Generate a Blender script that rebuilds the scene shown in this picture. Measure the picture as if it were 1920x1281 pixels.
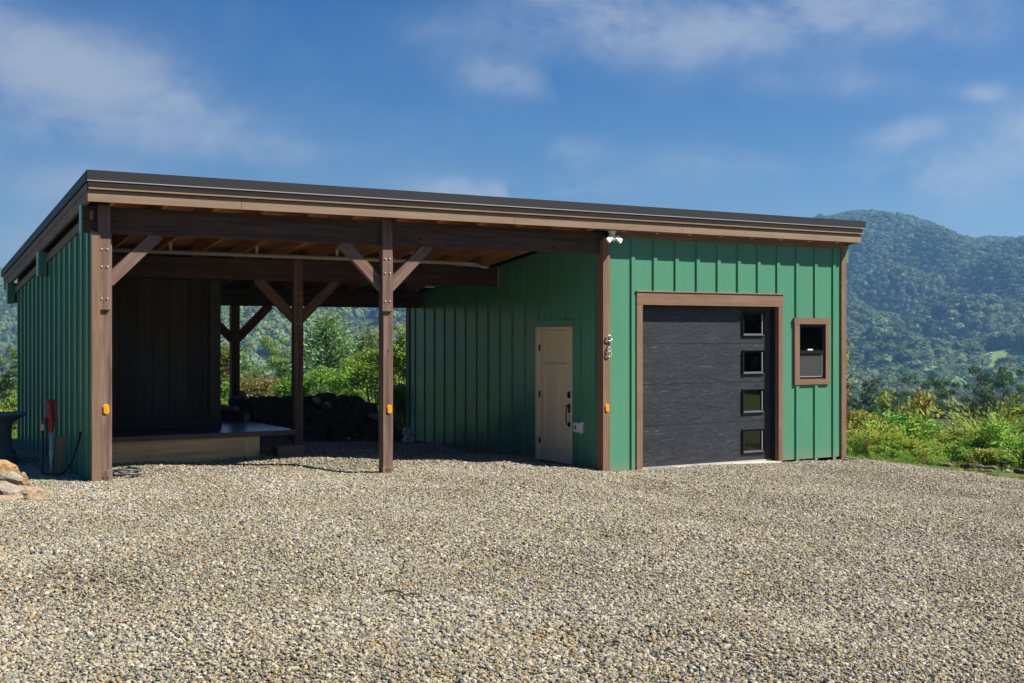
import bpy, bmesh, math, random
import numpy as np
from mathutils import Vector, Matrix, noise

for o in list(bpy.data.objects):
    bpy.data.objects.remove(o)
SC = bpy.context.scene
COL = SC.collection
R = math.radians

# ------------------------------------------------------------------ camera
F_PX, Y0, YAW = 2261.16, 628.806, 0.5276            # focal length and horizon in photo pixels, heading
CAM = np.array([-9.967, -14.469, 1.977])
FW = np.array([math.sin(YAW), math.cos(YAW)])
RT = np.array([math.cos(YAW), -math.sin(YAW)])
cd = bpy.data.cameras.new('camera')
cam = bpy.data.objects.new('camera', cd)
COL.objects.link(cam)
SC.camera = cam
cam.location = CAM
cam.rotation_euler = (R(90), 0, -YAW)
cd.sensor_width = 36
cd.lens = 36 * F_PX / 1920
cd.shift_y = (Y0 - 640.5) / 1920
cd.clip_start = .05
cd.clip_end = 12000

# ------------------------------------------------------------------ sun, sky, exposure
SUN = Vector((1.45, -1.0, 1.93)).normalized()
SUN_EL = math.asin(SUN.z)
sl = bpy.data.lights.new('sun', 'SUN')
sl.energy = 5.0
sl.angle = R(.53)
sl.color = (1.0, .93, .82)
so = bpy.data.objects.new('sun', sl)
COL.objects.link(so)
so.rotation_euler = SUN.to_track_quat('Z', 'Y').to_euler()
so.location = (20, -20, 40)

SC.view_settings.view_transform = 'Standard'
SC.view_settings.look = 'None'
SC.view_settings.gamma = 1
SC.view_settings.exposure = 0.97
SC.view_settings.use_curve_mapping = False
SC.render.engine = 'CYCLES'
SC.cycles.use_denoising = True
SC.cycles.max_bounces = 8
SC.cycles.diffuse_bounces = 3
SC.cycles.transparent_max_bounces = 8
SC.cycles.volume_bounces = 0
SC.cycles.use_adaptive_sampling = False


def N(nt, typ, loc=None, **kw):
    n = nt.nodes.new(typ)
    for k, v in kw.items():
        setattr(n, k, v)
    return n


def math_n(nt, op, a, b=None, c=None, clamp=False):
    n = nt.nodes.new('ShaderNodeMath')
    n.operation = op
    n.use_clamp = clamp
    for i, v in enumerate((a, b, c)):
        if v is None:
            continue
        if isinstance(v, (int, float)):
            n.inputs[i].default_value = v
        else:
            nt.links.new(v, n.inputs[i])
    return n.outputs[0]


def vdot(nt, a, vec):
    n = nt.nodes.new('ShaderNodeVectorMath')
    n.operation = 'DOT_PRODUCT'
    nt.links.new(a, n.inputs[0])
    n.inputs[1].default_value = vec
    return n.outputs['Value']


def px_dir(px, py):
    d = np.array([*(RT * (px - 960) / F_PX + FW), (Y0 - py) / F_PX])
    return Vector(d).normalized()


W = bpy.data.worlds.new('World')
SC.world = W
W.use_nodes = True
wt = W.node_tree
wt.nodes.clear()
sky = N(wt, 'ShaderNodeTexSky')
sky.sky_type = 'NISHITA'
sky.sun_disc = False
sky.sun_elevation = SUN_EL
sky.sun_rotation = math.atan2(SUN.x, SUN.y)
sky.altitude = 700
sky.air_density = 1.0
sky.dust_density = .6
sky.ozone_density = 2.0
tc = N(wt, 'ShaderNodeTexCoord')
D = tc.outputs['Generated']
sep = N(wt, 'ShaderNodeSeparateXYZ')
wt.links.new(D, sep.inputs[0])
# clouds: soft patches in given directions, broken up by noise, plus thin scattered cloud over the rest of the sky
mp = N(wt, 'ShaderNodeMapping')
wt.links.new(D, mp.inputs[0])
mp.inputs['Scale'].default_value = (1, 1, 1.5)
ns = N(wt, 'ShaderNodeTexNoise')
wt.links.new(mp.outputs[0], ns.inputs['Vector'])
ns.inputs['Scale'].default_value = 8.0
ns.inputs['Detail'].default_value = 9
ns.inputs['Roughness'].default_value = .60
ns.inputs['Distortion'].default_value = .25
nb = N(wt, 'ShaderNodeTexNoise')
wt.links.new(mp.outputs[0], nb.inputs['Vector'])
nb.inputs['Scale'].default_value = 2.6
nb.inputs['Detail'].default_value = 4
CLOUDS = [  # px, py, half width, half height, strength, tilt
    (135, 140, 200, 66, 1.25, .28), (70, 110, 120, 50, .5, 0), (300, 205, 130, 40, .55, .3),
    (1330, 45, 380, 55, .72, 0), (1150, 25, 150, 55, .3, .3), (1560, 30, 200, 50, .35, 0), (950, 145, 85, 32, .42, .15),
    (1040, 292, 70, 32, .62, 0), (1340, 310, 120, 32, .36, 0), (905, 362, 120, 20, 1.7, .05),
    (1040, 362, 110, 26, 1.1, 0), (1690, 258, 70, 22, 1.0, -.2), (1700, 325, 90, 34, 1.15, 0),
    (1865, 300, 115, 46, 1.2, -.35), (1845, 175, 30, 14, .5, 0), (430, 272, 140, 24, .28, .05), (1570, 150, 130, 30, .25, .1),
    (100, 350, 160, 40, .3, 0), (30, 460, 90, 40, .35, 0), (-250, 200, 260, 60, .8, .1), (2250, 180, 260, 60, .7, 0)]
acc = None
for (px, py, wx, wy, s, tilt) in CLOUDS:
    s = s * 1.25 if s < .6 else s * .85 if s < 1 else s
    c = px_dir(px, py)
    a = c.cross(Vector((0, 0, 1))).normalized()
    b = a.cross(c).normalized()
    if b.z < 0:
        b = -b
    ct, st = math.cos(tilt), math.sin(tilt)
    a2 = a * ct - b * st
    b2 = b * ct + a * st
    da = vdot(wt, D, tuple(a2 * (F_PX / wx)))
    db = vdot(wt, D, tuple(b2 * (F_PX / wy)))
    q = math_n(wt, 'ADD', math_n(wt, 'MULTIPLY', da, da), math_n(wt, 'MULTIPLY', db, db))
    g = math_n(wt, 'MULTIPLY', math_n(wt, 'POWER', 2.718, math_n(wt, 'MULTIPLY', q, -1.0)), s)
    g = math_n(wt, 'MULTIPLY', g, math_n(wt, 'GREATER_THAN', vdot(wt, D, tuple(c)), 0.0))
    acc = g if acc is None else math_n(wt, 'ADD', acc, g)
# broken-up mask
nf = N(wt, 'ShaderNodeTexNoise')
wt.links.new(mp.outputs[0], nf.inputs['Vector'])
nf.inputs['Scale'].default_value = 21.0
nf.inputs['Detail'].default_value = 8
nf.inputs['Roughness'].default_value = .62
nf.inputs['Distortion'].default_value = .4
m1 = math_n(wt, 'MULTIPLY', acc, math_n(wt, 'ADD', math_n(wt, 'MULTIPLY', ns.outputs['Fac'], 5.2), -1.85, clamp=False))
thin = math_n(wt, 'MULTIPLY', math_n(wt, 'ADD', math_n(wt, 'MULTIPLY', math_n(wt, 'MULTIPLY', ns.outputs['Fac'], nb.outputs['Fac']), 3.0), -.74, clamp=True), .28)
m1 = math_n(wt, 'MULTIPLY', math_n(wt, 'MAXIMUM', m1, 0.0), math_n(wt, 'ADD', math_n(wt, 'MULTIPLY', nf.outputs['Fac'], 1.9), -.12))
m1 = math_n(wt, 'SUBTRACT', 1.0, math_n(wt, 'POWER', 2.718, math_n(wt, 'MULTIPLY', m1, -2.0)))
mask = math_n(wt, 'MULTIPLY', math_n(wt, 'ADD', m1, thin, clamp=True), .84)
hs = N(wt, 'ShaderNodeHueSaturation')
hs.inputs['Saturation'].default_value = 1.5
hs.inputs['Hue'].default_value = .513
hs.inputs['Value'].default_value = .86
wt.links.new(sky.outputs[0], hs.inputs['Color'])
mx = N(wt, 'ShaderNodeMix', data_type='RGBA')
wt.links.new(mask, mx.inputs[0])
wt.links.new(hs.outputs[0], mx.inputs[6])
CLOUD_COL = (4.7, 5.2, 6.05, 1)
mx.inputs[7].default_value = CLOUD_COL
bg = N(wt, 'ShaderNodeBackground')
bg.inputs['Strength'].default_value = .05
wt.links.new(mx.outputs[2], bg.inputs['Color'])
wo = N(wt, 'ShaderNodeOutputWorld')
wt.links.new(bg.outputs[0], wo.inputs['Surface'])


# ------------------------------------------------------------------ helpers
def tag(o, label=None, cat=None, group=None, kind=None):
    if label:
        o['label'] = label
    if cat:
        o['category'] = cat
    if group:
        o['group'] = group
    if kind:
        o['kind'] = kind
    return o


def thing(name, label, cat, loc=(0, 0, 0), rz=0, group=None):
    o = bpy.data.objects.new(name, None)
    o.empty_display_size = .2
    COL.objects.link(o)
    o.location = loc
    o.rotation_euler = (0, 0, rz)
    return tag(o, label, cat, group)


class MB:
    """collects shapes into one mesh"""
    def __init__(s):
        s.v, s.f, s.mi, s.m = [], [], [], 0

    def add(s, vs, fs):
        b = len(s.v)
        s.v += [tuple(p) for p in vs]
        s.f += [tuple(i + b for i in f) for f in fs]
        s.mi += [s.m] * len(fs)
        return s

    def box(s, x0, x1, y0, y1, z0, z1):
        return s.add([(x0, y0, z0), (x1, y0, z0), (x1, y1, z0), (x0, y1, z0), (x0, y0, z1), (x1, y0, z1), (x1, y1, z1), (x0, y1, z1)],
                     [(0, 3, 2, 1), (4, 5, 6, 7), (0, 1, 5, 4), (1, 2, 6, 5), (2, 3, 7, 6), (3, 0, 4, 7)])

    def slab(s, x0, x1, y0, y1, zb0, zb1, h):
        """box whose bottom runs from zb0 at y0 to zb1 at y1"""
        return s.add([(x0, y0, zb0), (x1, y0, zb0), (x1, y1, zb1), (x0, y1, zb1), (x0, y0, zb0 + h), (x1, y0, zb0 + h), (x1, y1, zb1 + h), (x0, y1, zb1 + h)],
                     [(0, 3, 2, 1), (4, 5, 6, 7), (0, 1, 5, 4), (1, 2, 6, 5), (2, 3, 7, 6), (3, 0, 4, 7)])

    def prism(s, poly, axis, a0, a1):
        """polygon in the two other axes, pushed along axis"""
        n = len(poly)
        def P(p, a):
            return {'x': (a, p[0], p[1]), 'y': (p[0], a, p[1]), 'z': (p[0], p[1], a)}[axis]
        vs = [P(p, a0) for p in poly] + [P(p, a1) for p in poly]
        fs = [tuple(range(n)), tuple(range(2 * n - 1, n - 1, -1))] + [(i, n + i, n + (i + 1) % n, (i + 1) % n) for i in range(n)]
        return s.add(vs, fs)

    def tube(s, pts, r, n=8, cap=True):
        pts = [Vector(p) for p in pts]
        rs = r if isinstance(r, (list, tuple)) else [r] * len(pts)
        t0 = (pts[1] - pts[0]).normalized()
        u = t0.orthogonal().normalized()
        vs = []
        for i, p in enumerate(pts):
            t = (pts[min(i + 1, len(pts) - 1)] - pts[max(i - 1, 0)]).normalized()
            u = (u - t * u.dot(t)).normalized()
            w = t.cross(u)
            for k in range(n):
                a = 2 * math.pi * k / n
                vs.append(p + (u * math.cos(a) + w * math.sin(a)) * rs[i])
        fs = []
        for i in range(len(pts) - 1):
            for k in range(n):
                fs.append((i * n + k, i * n + (k + 1) % n, (i + 1) * n + (k + 1) % n, (i + 1) * n + k))
        if cap:
            fs.append(tuple(range(n - 1, -1, -1)))
            fs.append(tuple((len(pts) - 1) * n + k for k in range(n)))
        return s.add(vs, fs)

    def lathe(s, prof, n=24, c=(0, 0, 0)):
        vs, fs = [], []
        for (r, z) in prof:
            for k in range(n):
                a = 2 * math.pi * k / n
                vs.append((c[0] + r * math.cos(a), c[1] + r * math.sin(a), c[2] + z))
        for i in range(len(prof) - 1):
            for k in range(n):
                fs.append((i * n + k, i * n + (k + 1) % n, (i + 1) * n + (k + 1) % n, (i + 1) * n + k))
        fs.append(tuple(range(n - 1, -1, -1)))
        fs.append(tuple((len(prof) - 1) * n + k for k in range(n)))
        return s.add(vs, fs)

    def mesh(s, name, mats, smooth=False):
        me = bpy.data.meshes.new(name)
        me.from_pydata(s.v, [], s.f)
        for m in (mats if isinstance(mats, (list, tuple)) else [mats]):
            me.materials.append(m)
        if any(s.mi):
            me.polygons.foreach_set('material_index', s.mi)
        if smooth:
            me.polygons.foreach_set('use_smooth', [True] * len(me.polygons))
        me.update()
        return me

    def build(s, name, mats, parent=None, smooth=False, bevel=0, loc=None):
        me = s.mesh(name, mats, smooth)
        if bevel:
            bm = bmesh.new()
            bm.from_mesh(me)
            bmesh.ops.bevel(bm, geom=bm.edges[:], offset=bevel, segments=1, affect='EDGES', profile=.5)
            bm.to_mesh(me)
            bm.free()
        return link(name, me, parent, loc)


def link(name, me, parent=None, loc=None, rot=None, scale=None):
    o = bpy.data.objects.new(name, me)
    COL.objects.link(o)
    if parent is not None:
        o.parent = parent
    if loc is not None:
        o.location = loc
    if rot is not None:
        o.rotation_euler = rot
    if scale is not None:
        o.scale = scale
    return o


def box(name, m, parent, x0, x1, y0, y1, z0, z1, bevel=0):
    return MB().box(x0, x1, y0, y1, z0, z1).build(name, m, parent, bevel=bevel)


def bar(name, m, parent, p0, p1, w, h, bevel=0):
    """timber from p0 to p1, local X along it; w across in y, h in the other direction"""
    p0, p1 = Vector(p0), Vector(p1)
    L = (p1 - p0).length
    o = MB().box(0, L, -w / 2, w / 2, -h / 2, h / 2).build(name, m, parent, bevel=bevel)
    x = (p1 - p0).normalized()
    y = Vector((0, 1, 0))
    y = (y - x * y.dot(x)).normalized()
    z = x.cross(y)
    o.matrix_local = Matrix.Translation(p0) @ Matrix((x, y, z)).transposed().to_4x4()
    return o


def at(px, depth, z=0.):
    """a point of the place at a photo column and a distance along the view"""
    p = CAM[:2] + (RT * (px - 960) / F_PX + FW) * depth
    return Vector((p[0], p[1], z))


def zpx(py, depth):
    return CAM[2] + (Y0 - py) / F_PX * depth


# ------------------------------------------------------------------ materials
def mat(name, col, rough=.6, spec=.3, metal=0.):
    m = bpy.data.materials.new(name)
    m.use_nodes = True
    b = m.node_tree.nodes['Principled BSDF']
    b.inputs['Base Color'].default_value = (*col, 1)
    b.inputs['Roughness'].default_value = rough
    b.inputs['Specular IOR Level'].default_value = spec
    b.inputs['Metallic'].default_value = metal
    return m


def ramp(nt, fac, stops, interp='LINEAR'):
    r = nt.nodes.new('ShaderNodeValToRGB')
    r.color_ramp.interpolation = interp
    e = r.color_ramp.elements
    while len(e) < len(stops):
        e.new(.5)
    for i, (p, c) in enumerate(stops):
        e[i].position = p
        e[i].color = (*c, 1) if len(c) == 3 else c
    nt.links.new(fac, r.inputs[0])
    return r.outputs[0]


def coords(nt, scale, kind='Object'):
    t = nt.nodes.new('ShaderNodeTexCoord')
    mpp = nt.nodes.new('ShaderNodeMapping')
    nt.links.new(t.outputs[kind], mpp.inputs[0])
    mpp.inputs['Scale'].default_value = scale
    return mpp.outputs[0]


def noise_n(nt, vec, scale, detail=6, rough=.55, dist=0.):
    n = nt.nodes.new('ShaderNodeTexNoise')
    nt.links.new(vec, n.inputs['Vector'])
    n.inputs['Scale'].default_value = scale
    n.inputs['Detail'].default_value = detail
    n.inputs['Roughness'].default_value = rough
    n.inputs['Distortion'].default_value = dist
    return n.outputs['Fac']


def bump(nt, h, strength, dist, bsdf):
    b = nt.nodes.new('ShaderNodeBump')
    b.inputs['Strength'].default_value = strength
    b.inputs['Distance'].default_value = dist
    nt.links.new(h, b.inputs['Height'])
    nt.links.new(b.outputs[0], bsdf.inputs['Normal'])


def wood(name, cols, axis, rough=.7, grain=1.0, knots=0., spec=.2, vary=.25, bumpd=.003):
    """stained or bare timber, grain running along axis 0/1/2 of the object"""
    m = mat(name, cols[0], rough, spec)
    nt = m.node_tree
    b = nt.nodes['Principled BSDF']
    sc = [22 * grain] * 3
    sc[axis] = 1.1 * grain
    oi = nt.nodes.new('ShaderNodeObjectInfo')
    v = coords(nt, sc)
    va = nt.nodes.new('ShaderNodeVectorMath')
    nt.links.new(v, va.inputs[0])
    mu = nt.nodes.new('ShaderNodeVectorMath')
    mu.operation = 'SCALE'
    mu.inputs[0].default_value = (37, 19, 53)
    nt.links.new(oi.outputs['Random'], mu.inputs['Scale'])
    nt.links.new(mu.outputs[0], va.inputs[1])
    n1 = noise_n(nt, va.outputs[0], 1.0, 8, .6, .9)
    col = ramp(nt, n1, [(.30, cols[0]), (.50, cols[1]), (.70, cols[2])])
    n2 = noise_n(nt, coords(nt, (1, 1, 1)), 2.1, 5, .6)
    hv = nt.nodes.new('ShaderNodeHueSaturation')
    nt.links.new(col, hv.inputs['Color'])
    val = math_n(nt, 'ADD', math_n(nt, 'MULTIPLY', n2, .55), .72)
    val = math_n(nt, 'MULTIPLY', val, math_n(nt, 'ADD', math_n(nt, 'MULTIPLY', oi.outputs['Random'], vary), 1 - vary / 2))
    nt.links.new(val, hv.inputs['Value'])
    out = hv.outputs[0]
    if knots:
        ks = [4.2] * 3
        ks[axis] = 2.2
        vo = nt.nodes.new('ShaderNodeTexVoronoi')
        nt.links.new(coords(nt, ks), vo.inputs['Vector'])
        vo.inputs['Scale'].default_value = 1.0
        k = math_n(nt, 'MULTIPLY', math_n(nt, 'SUBTRACT', knots, vo.outputs['Distance']), 16, clamp=True)
        mk = nt.nodes.new('ShaderNodeMix')
        mk.data_type = 'RGBA'
        nt.links.new(k, mk.inputs[0])
        nt.links.new(out, mk.inputs[6])
        mk.inputs[7].default_value = (cols[0][0] * .18, cols[0][1] * .14, cols[0][2] * .12, 1)
        out = mk.outputs[2]
    nt.links.new(out, b.inputs['Base Color'])
    bump(nt, n1, .5, bumpd, b)
    return m


def painted(name, col, rough=.45, axis=2, var=.10, spec=.35, dust=False):
    """painted rough-sawn siding: faint streaks, faded patches and splash-back dust"""
    m = mat(name, col, rough, spec)
    nt = m.node_tree
    b = nt.nodes['Principled BSDF']
    sc = [60] * 3
    sc[axis] = 3
    n1 = noise_n(nt, coords(nt, sc), 1.0, 6, .6, .5)
    n2 = noise_n(nt, coords(nt, (1, 1, .5)), 1.7, 6, .6)
    s3 = [9] * 3
    s3[axis] = .7
    n3 = noise_n(nt, coords(nt, s3), 1.0, 4, .5)
    val = math_n(nt, 'ADD', math_n(nt, 'MULTIPLY', n1, var), 1 - var / 2 - var * .75)
    val = math_n(nt, 'ADD', val, math_n(nt, 'MULTIPLY', n2, var * .8))
    val = math_n(nt, 'ADD', val, math_n(nt, 'MULTIPLY', n3, var * .7))
    hv = nt.nodes.new('ShaderNodeHueSaturation')
    hv.inputs['Color'].default_value = (*col, 1)
    nt.links.new(val, hv.inputs['Value'])
    nt.links.new(math_n(nt, 'ADD', math_n(nt, 'MULTIPLY', n2, -.16), 1.08), hv.inputs['Saturation'])
    out = hv.outputs[0]
    if dust:      # gravel dust splashed on the lowest hand's breadth
        t = nt.nodes.new('ShaderNodeTexCoord')
        sx = nt.nodes.new('ShaderNodeSeparateXYZ')
        nt.links.new(t.outputs['Object'], sx.inputs[0])
        nd = noise_n(nt, coords(nt, (6, 6, 6)), 1.0, 6, .7)
        dz = math_n(nt, 'ADD', math_n(nt, 'MULTIPLY', sx.outputs[2], -4.5), .35)
        dm = math_n(nt, 'MULTIPLY', math_n(nt, 'ADD', dz, math_n(nt, 'MULTIPLY', nd, .9)), .42, clamp=True)
        dm = math_n(nt, 'MINIMUM', dm, .30)
        mk = nt.nodes.new('ShaderNodeMix')
        mk.data_type = 'RGBA'
        nt.links.new(dm, mk.inputs[0])
        nt.links.new(out, mk.inputs[6])
        mk.inputs[7].default_value = (.30, .26, .19, 1)
        out = mk.outputs[2]
    nt.links.new(out, b.inputs['Base Color'])
    bump(nt, n1, .2, .0015, b)
    return m


GREEN = painted('green_paint', (.092, .288, .180), .24, spec=.6, var=.17, dust=True)
BROWN = {a: wood('brown_trim_%s' % 'xyz'[a], [(.19, .112, .070), (.235, .142, .092), (.27, .17, .113)], a, .55, 1.0, vary=.12, bumpd=.001) for a in (0, 1, 2)}
TAN = wood('tan_fascia', [(.23, .158, .102), (.28, .196, .13), (.31, .224, .155)], 0, .6, .8, vary=.08, bumpd=.001)
POST = {a: wood('post_timber_%s' % 'xyz'[a], [(.085, .047, .034), (.18, .115, .088), (.255, .178, .145)], a, .7, .9, knots=.075, vary=.2) for a in (0, 2)}
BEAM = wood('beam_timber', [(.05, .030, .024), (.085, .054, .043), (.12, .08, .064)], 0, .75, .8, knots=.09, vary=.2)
RAFTER = wood('rafter_timber', [(.34, .15, .055), (.46, .22, .085), (.56, .30, .13)], 1, .7, 1, knots=.06)
SHEATH = wood('roof_sheathing', [(.30, .115, .04), (.40, .17, .065), (.48, .22, .09)], 0, .7, .6)
DARKWOOD = wood('dark_stained_board', [(.030, .027, .021), (.043, .039, .030), (.058, .053, .041)], 2, .6, 1, vary=.5)
DARKTRIM = wood('dark_stained_trim', [(.045, .041, .033), (.058, .053, .043), (.07, .065, .054)], 0, .6, 1, vary=.2)
PINE = wood('bare_pine', [(.66, .37, .12), (.88, .56, .22), (.90, .66, .32)], 0, .65, .7, knots=.10, vary=.2)
DECK = wood('deck_paint', [(.030, .032, .036), (.042, .045, .05), (.055, .058, .064)], 0, .22, 1.2, spec=.5, vary=.5)
STEPW = wood('weathered_step', [(.09, .08, .065), (.12, .105, .085), (.15, .13, .105)], 0, .7, 1)
METAL_DK = mat('dark_roof_metal', (.026, .026, .028), .5, .4)
METAL_EDGE = mat('pale_drip_lip', (.55, .57, .60), .4, .5, .6)
BLACK = mat('black_vinyl', (.012, .012, .013), .35, .5)
BLACKSUR = mat('black_window_surround', (.014, .014, .016), .6, .18)
BLACKM = mat('black_iron', (.015, .014, .014), .4, .5)
SCREEN = mat('insect_screen', (.05, .05, .052), .75, .3)
CREAM = painted('cream_door_paint', (.88, .74, .47), .4, 2, .05)
WHITE = mat('white_plastic', (.78, .78, .76), .35, .5)
STEEL = mat('galvanized_steel', (.50, .50, .49), .45, .5, .35)
BRASS = mat('bolt_head', (.55, .52, .48), .4, .5, .7)
PVC = mat('grey_conduit', (.38, .38, .35), .45, .4)
CABLE = mat('white_cable', (.75, .72, .66), .5, .4)
RUBBER = mat('black_rubber', (.016, .016, .017), .42, .5)
GREYRUB = mat('grey_cord', (.085, .087, .09), .4, .5)
RED = mat('red_enamel', (.36, .022, .018), .4, .5)
ORANGE = mat('orange_reflector', (.95, .33, .012), .22, .6)
ORANGE2 = mat('orange_reflector_rim', (.98, .50, .05), .3, .6)
CONCRETE = painted('pale_concrete', (.62, .55, .46), .8, 0, .25, .2)
DARKROOM = mat('unlit_drywall', (.30, .29, .27), .8, .2)
CURTAIN = mat('pale_curtain', (.62, .64, .55), .8, .2)


def glass(name, tint, refl):
    m = bpy.data.materials.new(name)
    m.use_nodes = True
    nt = m.node_tree
    nt.nodes.clear()
    gl = N(nt, 'ShaderNodeBsdfGlossy')
    gl.inputs['Roughness'].default_value = .015
    gl.inputs['Color'].default_value = (.9, .93, .95, 1)
    tr = N(nt, 'ShaderNodeBsdfTransparent')
    tr.inputs['Color'].default_value = (*tint, 1)
    fr = N(nt, 'ShaderNodeFresnel')
    fr.inputs['IOR'].default_value = 1.5
    f = math_n(nt, 'ADD', math_n(nt, 'MULTIPLY', fr.outputs[0], 1.3), refl, clamp=True)
    ms = N(nt, 'ShaderNodeMixShader')
    nt.links.new(f, ms.inputs[0])
    nt.links.new(tr.outputs[0], ms.inputs[1])
    nt.links.new(gl.outputs[0], ms.inputs[2])
    ou = N(nt, 'ShaderNodeOutputMaterial')
    nt.links.new(ms.outputs[0], ou.inputs[0])
    return m


GLASS = glass('window_glass', (.55, .58, .57), .06)
GLASS_DK = glass('dark_door_glass', (.08, .09, .09), .04)

# charcoal wood-grain garage door skin
GDOOR = mat('charcoal_door_skin', (.05, .053, .066), .5, .5)
nt = GDOOR.node_tree
b = nt.nodes['Principled BSDF']
v = coords(nt, (5.0, 5, 52))
n1 = noise_n(nt, v, 1.0, 10, .68, 1.6)
n2 = noise_n(nt, coords(nt, (1.2, 1, 3.0)), 1.6, 4, .5)
n3 = noise_n(nt, coords(nt, (14, 5, 120)), 1.0, 6, .7, .8)
f = math_n(nt, 'ADD', math_n(nt, 'MULTIPLY', n1, .72), math_n(nt, 'MULTIPLY', n2, .14))
f = math_n(nt, 'ADD', f, math_n(nt, 'MULTIPLY', n3, .16))
nt.links.new(ramp(nt, f, [(.36, (.010, .012, .017)), (.50, (.023, .027, .035)), (.60, (.048, .054, .067)), (.70, (.21, .22, .245))]), b.inputs['Base Color'])
bump(nt, n1, .5, .004, b)


def stone_mat(name, stops, scale=6.):
    m = mat(name, stops[0][1], .85, .2)
    nt = m.node_tree
    b = nt.nodes['Principled BSDF']
    oi = nt.nodes.new('ShaderNodeObjectInfo')
    v = coords(nt, (1, 1, 1.8))
    va = nt.nodes.new('ShaderNodeVectorMath')
    nt.links.new(v, va.inputs[0])
    nt.links.new(oi.outputs['Location'], va.inputs[1])
    n1 = noise_n(nt, va.outputs[0], scale, 9, .65, .8)
    nt.links.new(ramp(nt, n1, stops), b.inputs['Base Color'])
    bump(nt, noise_n(nt, va.outputs[0], scale * 2.2, 9, .72), .9, .06, b)
    return m


ROCK_TAN = stone_mat('tan_sandstone', [(.3, (.26, .12, .045)), (.45, (.40, .245, .115)), (.6, (.45, .34, .20)), (.75, (.30, .145, .06))])
ROCK_GREY = stone_mat('grey_sandstone', [(.3, (.08, .072, .062)), (.42, (.24, .21, .17)), (.56, (.42, .37, .29)), (.75, (.36, .29, .18))])
ROCK_ORANGE = stone_mat('orange_sandstone', [(.3, (.24, .13, .07)), (.45, (.40, .26, .155)), (.58, (.44, .35, .25)), (.75, (.27, .15, .085))])
DARKSTONE = stone_mat('dark_cast_stone', [(.3, (.22, .21, .195)), (.55, (.29, .28, .26)), (.75, (.36, .345, .32))], 9)

# gravel stones: each stone takes one colour of the mix
STONE_STOPS = [(0, (0.309, 0.270, 0.186)), (.10, (0.154, 0.149, 0.128)), (.20, (0.382, 0.347, 0.261)), (.30, (0.242, 0.225, 0.173)), (.38, (0.282, 0.211, 0.109)), (.45, (0.091, 0.088, 0.082)),
               (.52, (0.337, 0.310, 0.238)), (.61, (0.213, 0.205, 0.186)), (.69, (0.437, 0.410, 0.342)), (.77, (0.263, 0.243, 0.173)), (.85, (0.300, 0.198, 0.092)), (.89, (0.191, 0.178, 0.146)), (.95, (0.354, 0.302, 0.186))]
GRAVEL = mat('gravel_stone', (.4, .37, .3), .75, .3)
nt = GRAVEL.node_tree
b = nt.nodes['Principled BSDF']
oi = nt.nodes.new('ShaderNodeObjectInfo')
col = ramp(nt, oi.outputs['Random'], STONE_STOPS, 'CONSTANT')
tco = nt.nodes.new('ShaderNodeTexCoord')
geo = nt.nodes.new('ShaderNodeNewGeometry')
n1 = noise_n(nt, geo.outputs['Position'], 90, 4, .6)
n0 = noise_n(nt, geo.outputs['Position'], .9, 4, .6)
hv = nt.nodes.new('ShaderNodeHueSaturation')
nt.links.new(col, hv.inputs['Color'])
nt.links.new(math_n(nt, 'ADD', math_n(nt, 'MULTIPLY', n1, .55), math_n(nt, 'ADD', math_n(nt, 'MULTIPLY', n0, .5), .50)), hv.inputs['Value'])
nt.links.new(math_n(nt, 'ADD', math_n(nt, 'MULTIPLY', n0, -.9), 1.5), hv.inputs['Saturation'])
nt.links.new(hv.outputs[0], b.inputs['Base Color'])

# bed under the loose stones: the same stone mix as a printed cell pattern with dark gaps
BED = mat('gravel_bed', (.3, .27, .22), .9, .15)
nt = BED.node_tree
b = nt.nodes['Principled BSDF']
geo = nt.nodes.new('ShaderNodeNewGeometry')
vo = nt.nodes.new('ShaderNodeTexVoronoi')
nt.links.new(geo.outputs['Position'], vo.inputs['Vector'])
vo.inputs['Scale'].default_value = 52
sp = nt.nodes.new('ShaderNodeSeparateColor')
nt.links.new(vo.outputs['Color'], sp.inputs[0])
col = ramp(nt, sp.outputs[0], STONE_STOPS, 'CONSTANT')
ve = nt.nodes.new('ShaderNodeTexVoronoi')
ve.feature = 'DISTANCE_TO_EDGE'
nt.links.new(geo.outputs['Position'], ve.inputs['Vector'])
ve.inputs['Scale'].default_value = 52
edge = math_n(nt, 'MULTIPLY', ve.outputs['Distance'], 7, clamp=True)
n0 = noise_n(nt, geo.outputs['Position'], .9, 4, .6)
hv = nt.nodes.new('ShaderNodeHueSaturation')
nt.links.new(col, hv.inputs['Color'])
nt.links.new(math_n(nt, 'MULTIPLY', math_n(nt, 'ADD', math_n(nt, 'MULTIPLY', edge, .55), .42), math_n(nt, 'ADD', math_n(nt, 'MULTIPLY', n0, .5), .75)), hv.inputs['Value'])
nt.links.new(hv.outputs[0], b.inputs['Base Color'])
bump(nt, edge, .9, .012, b)

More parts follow.
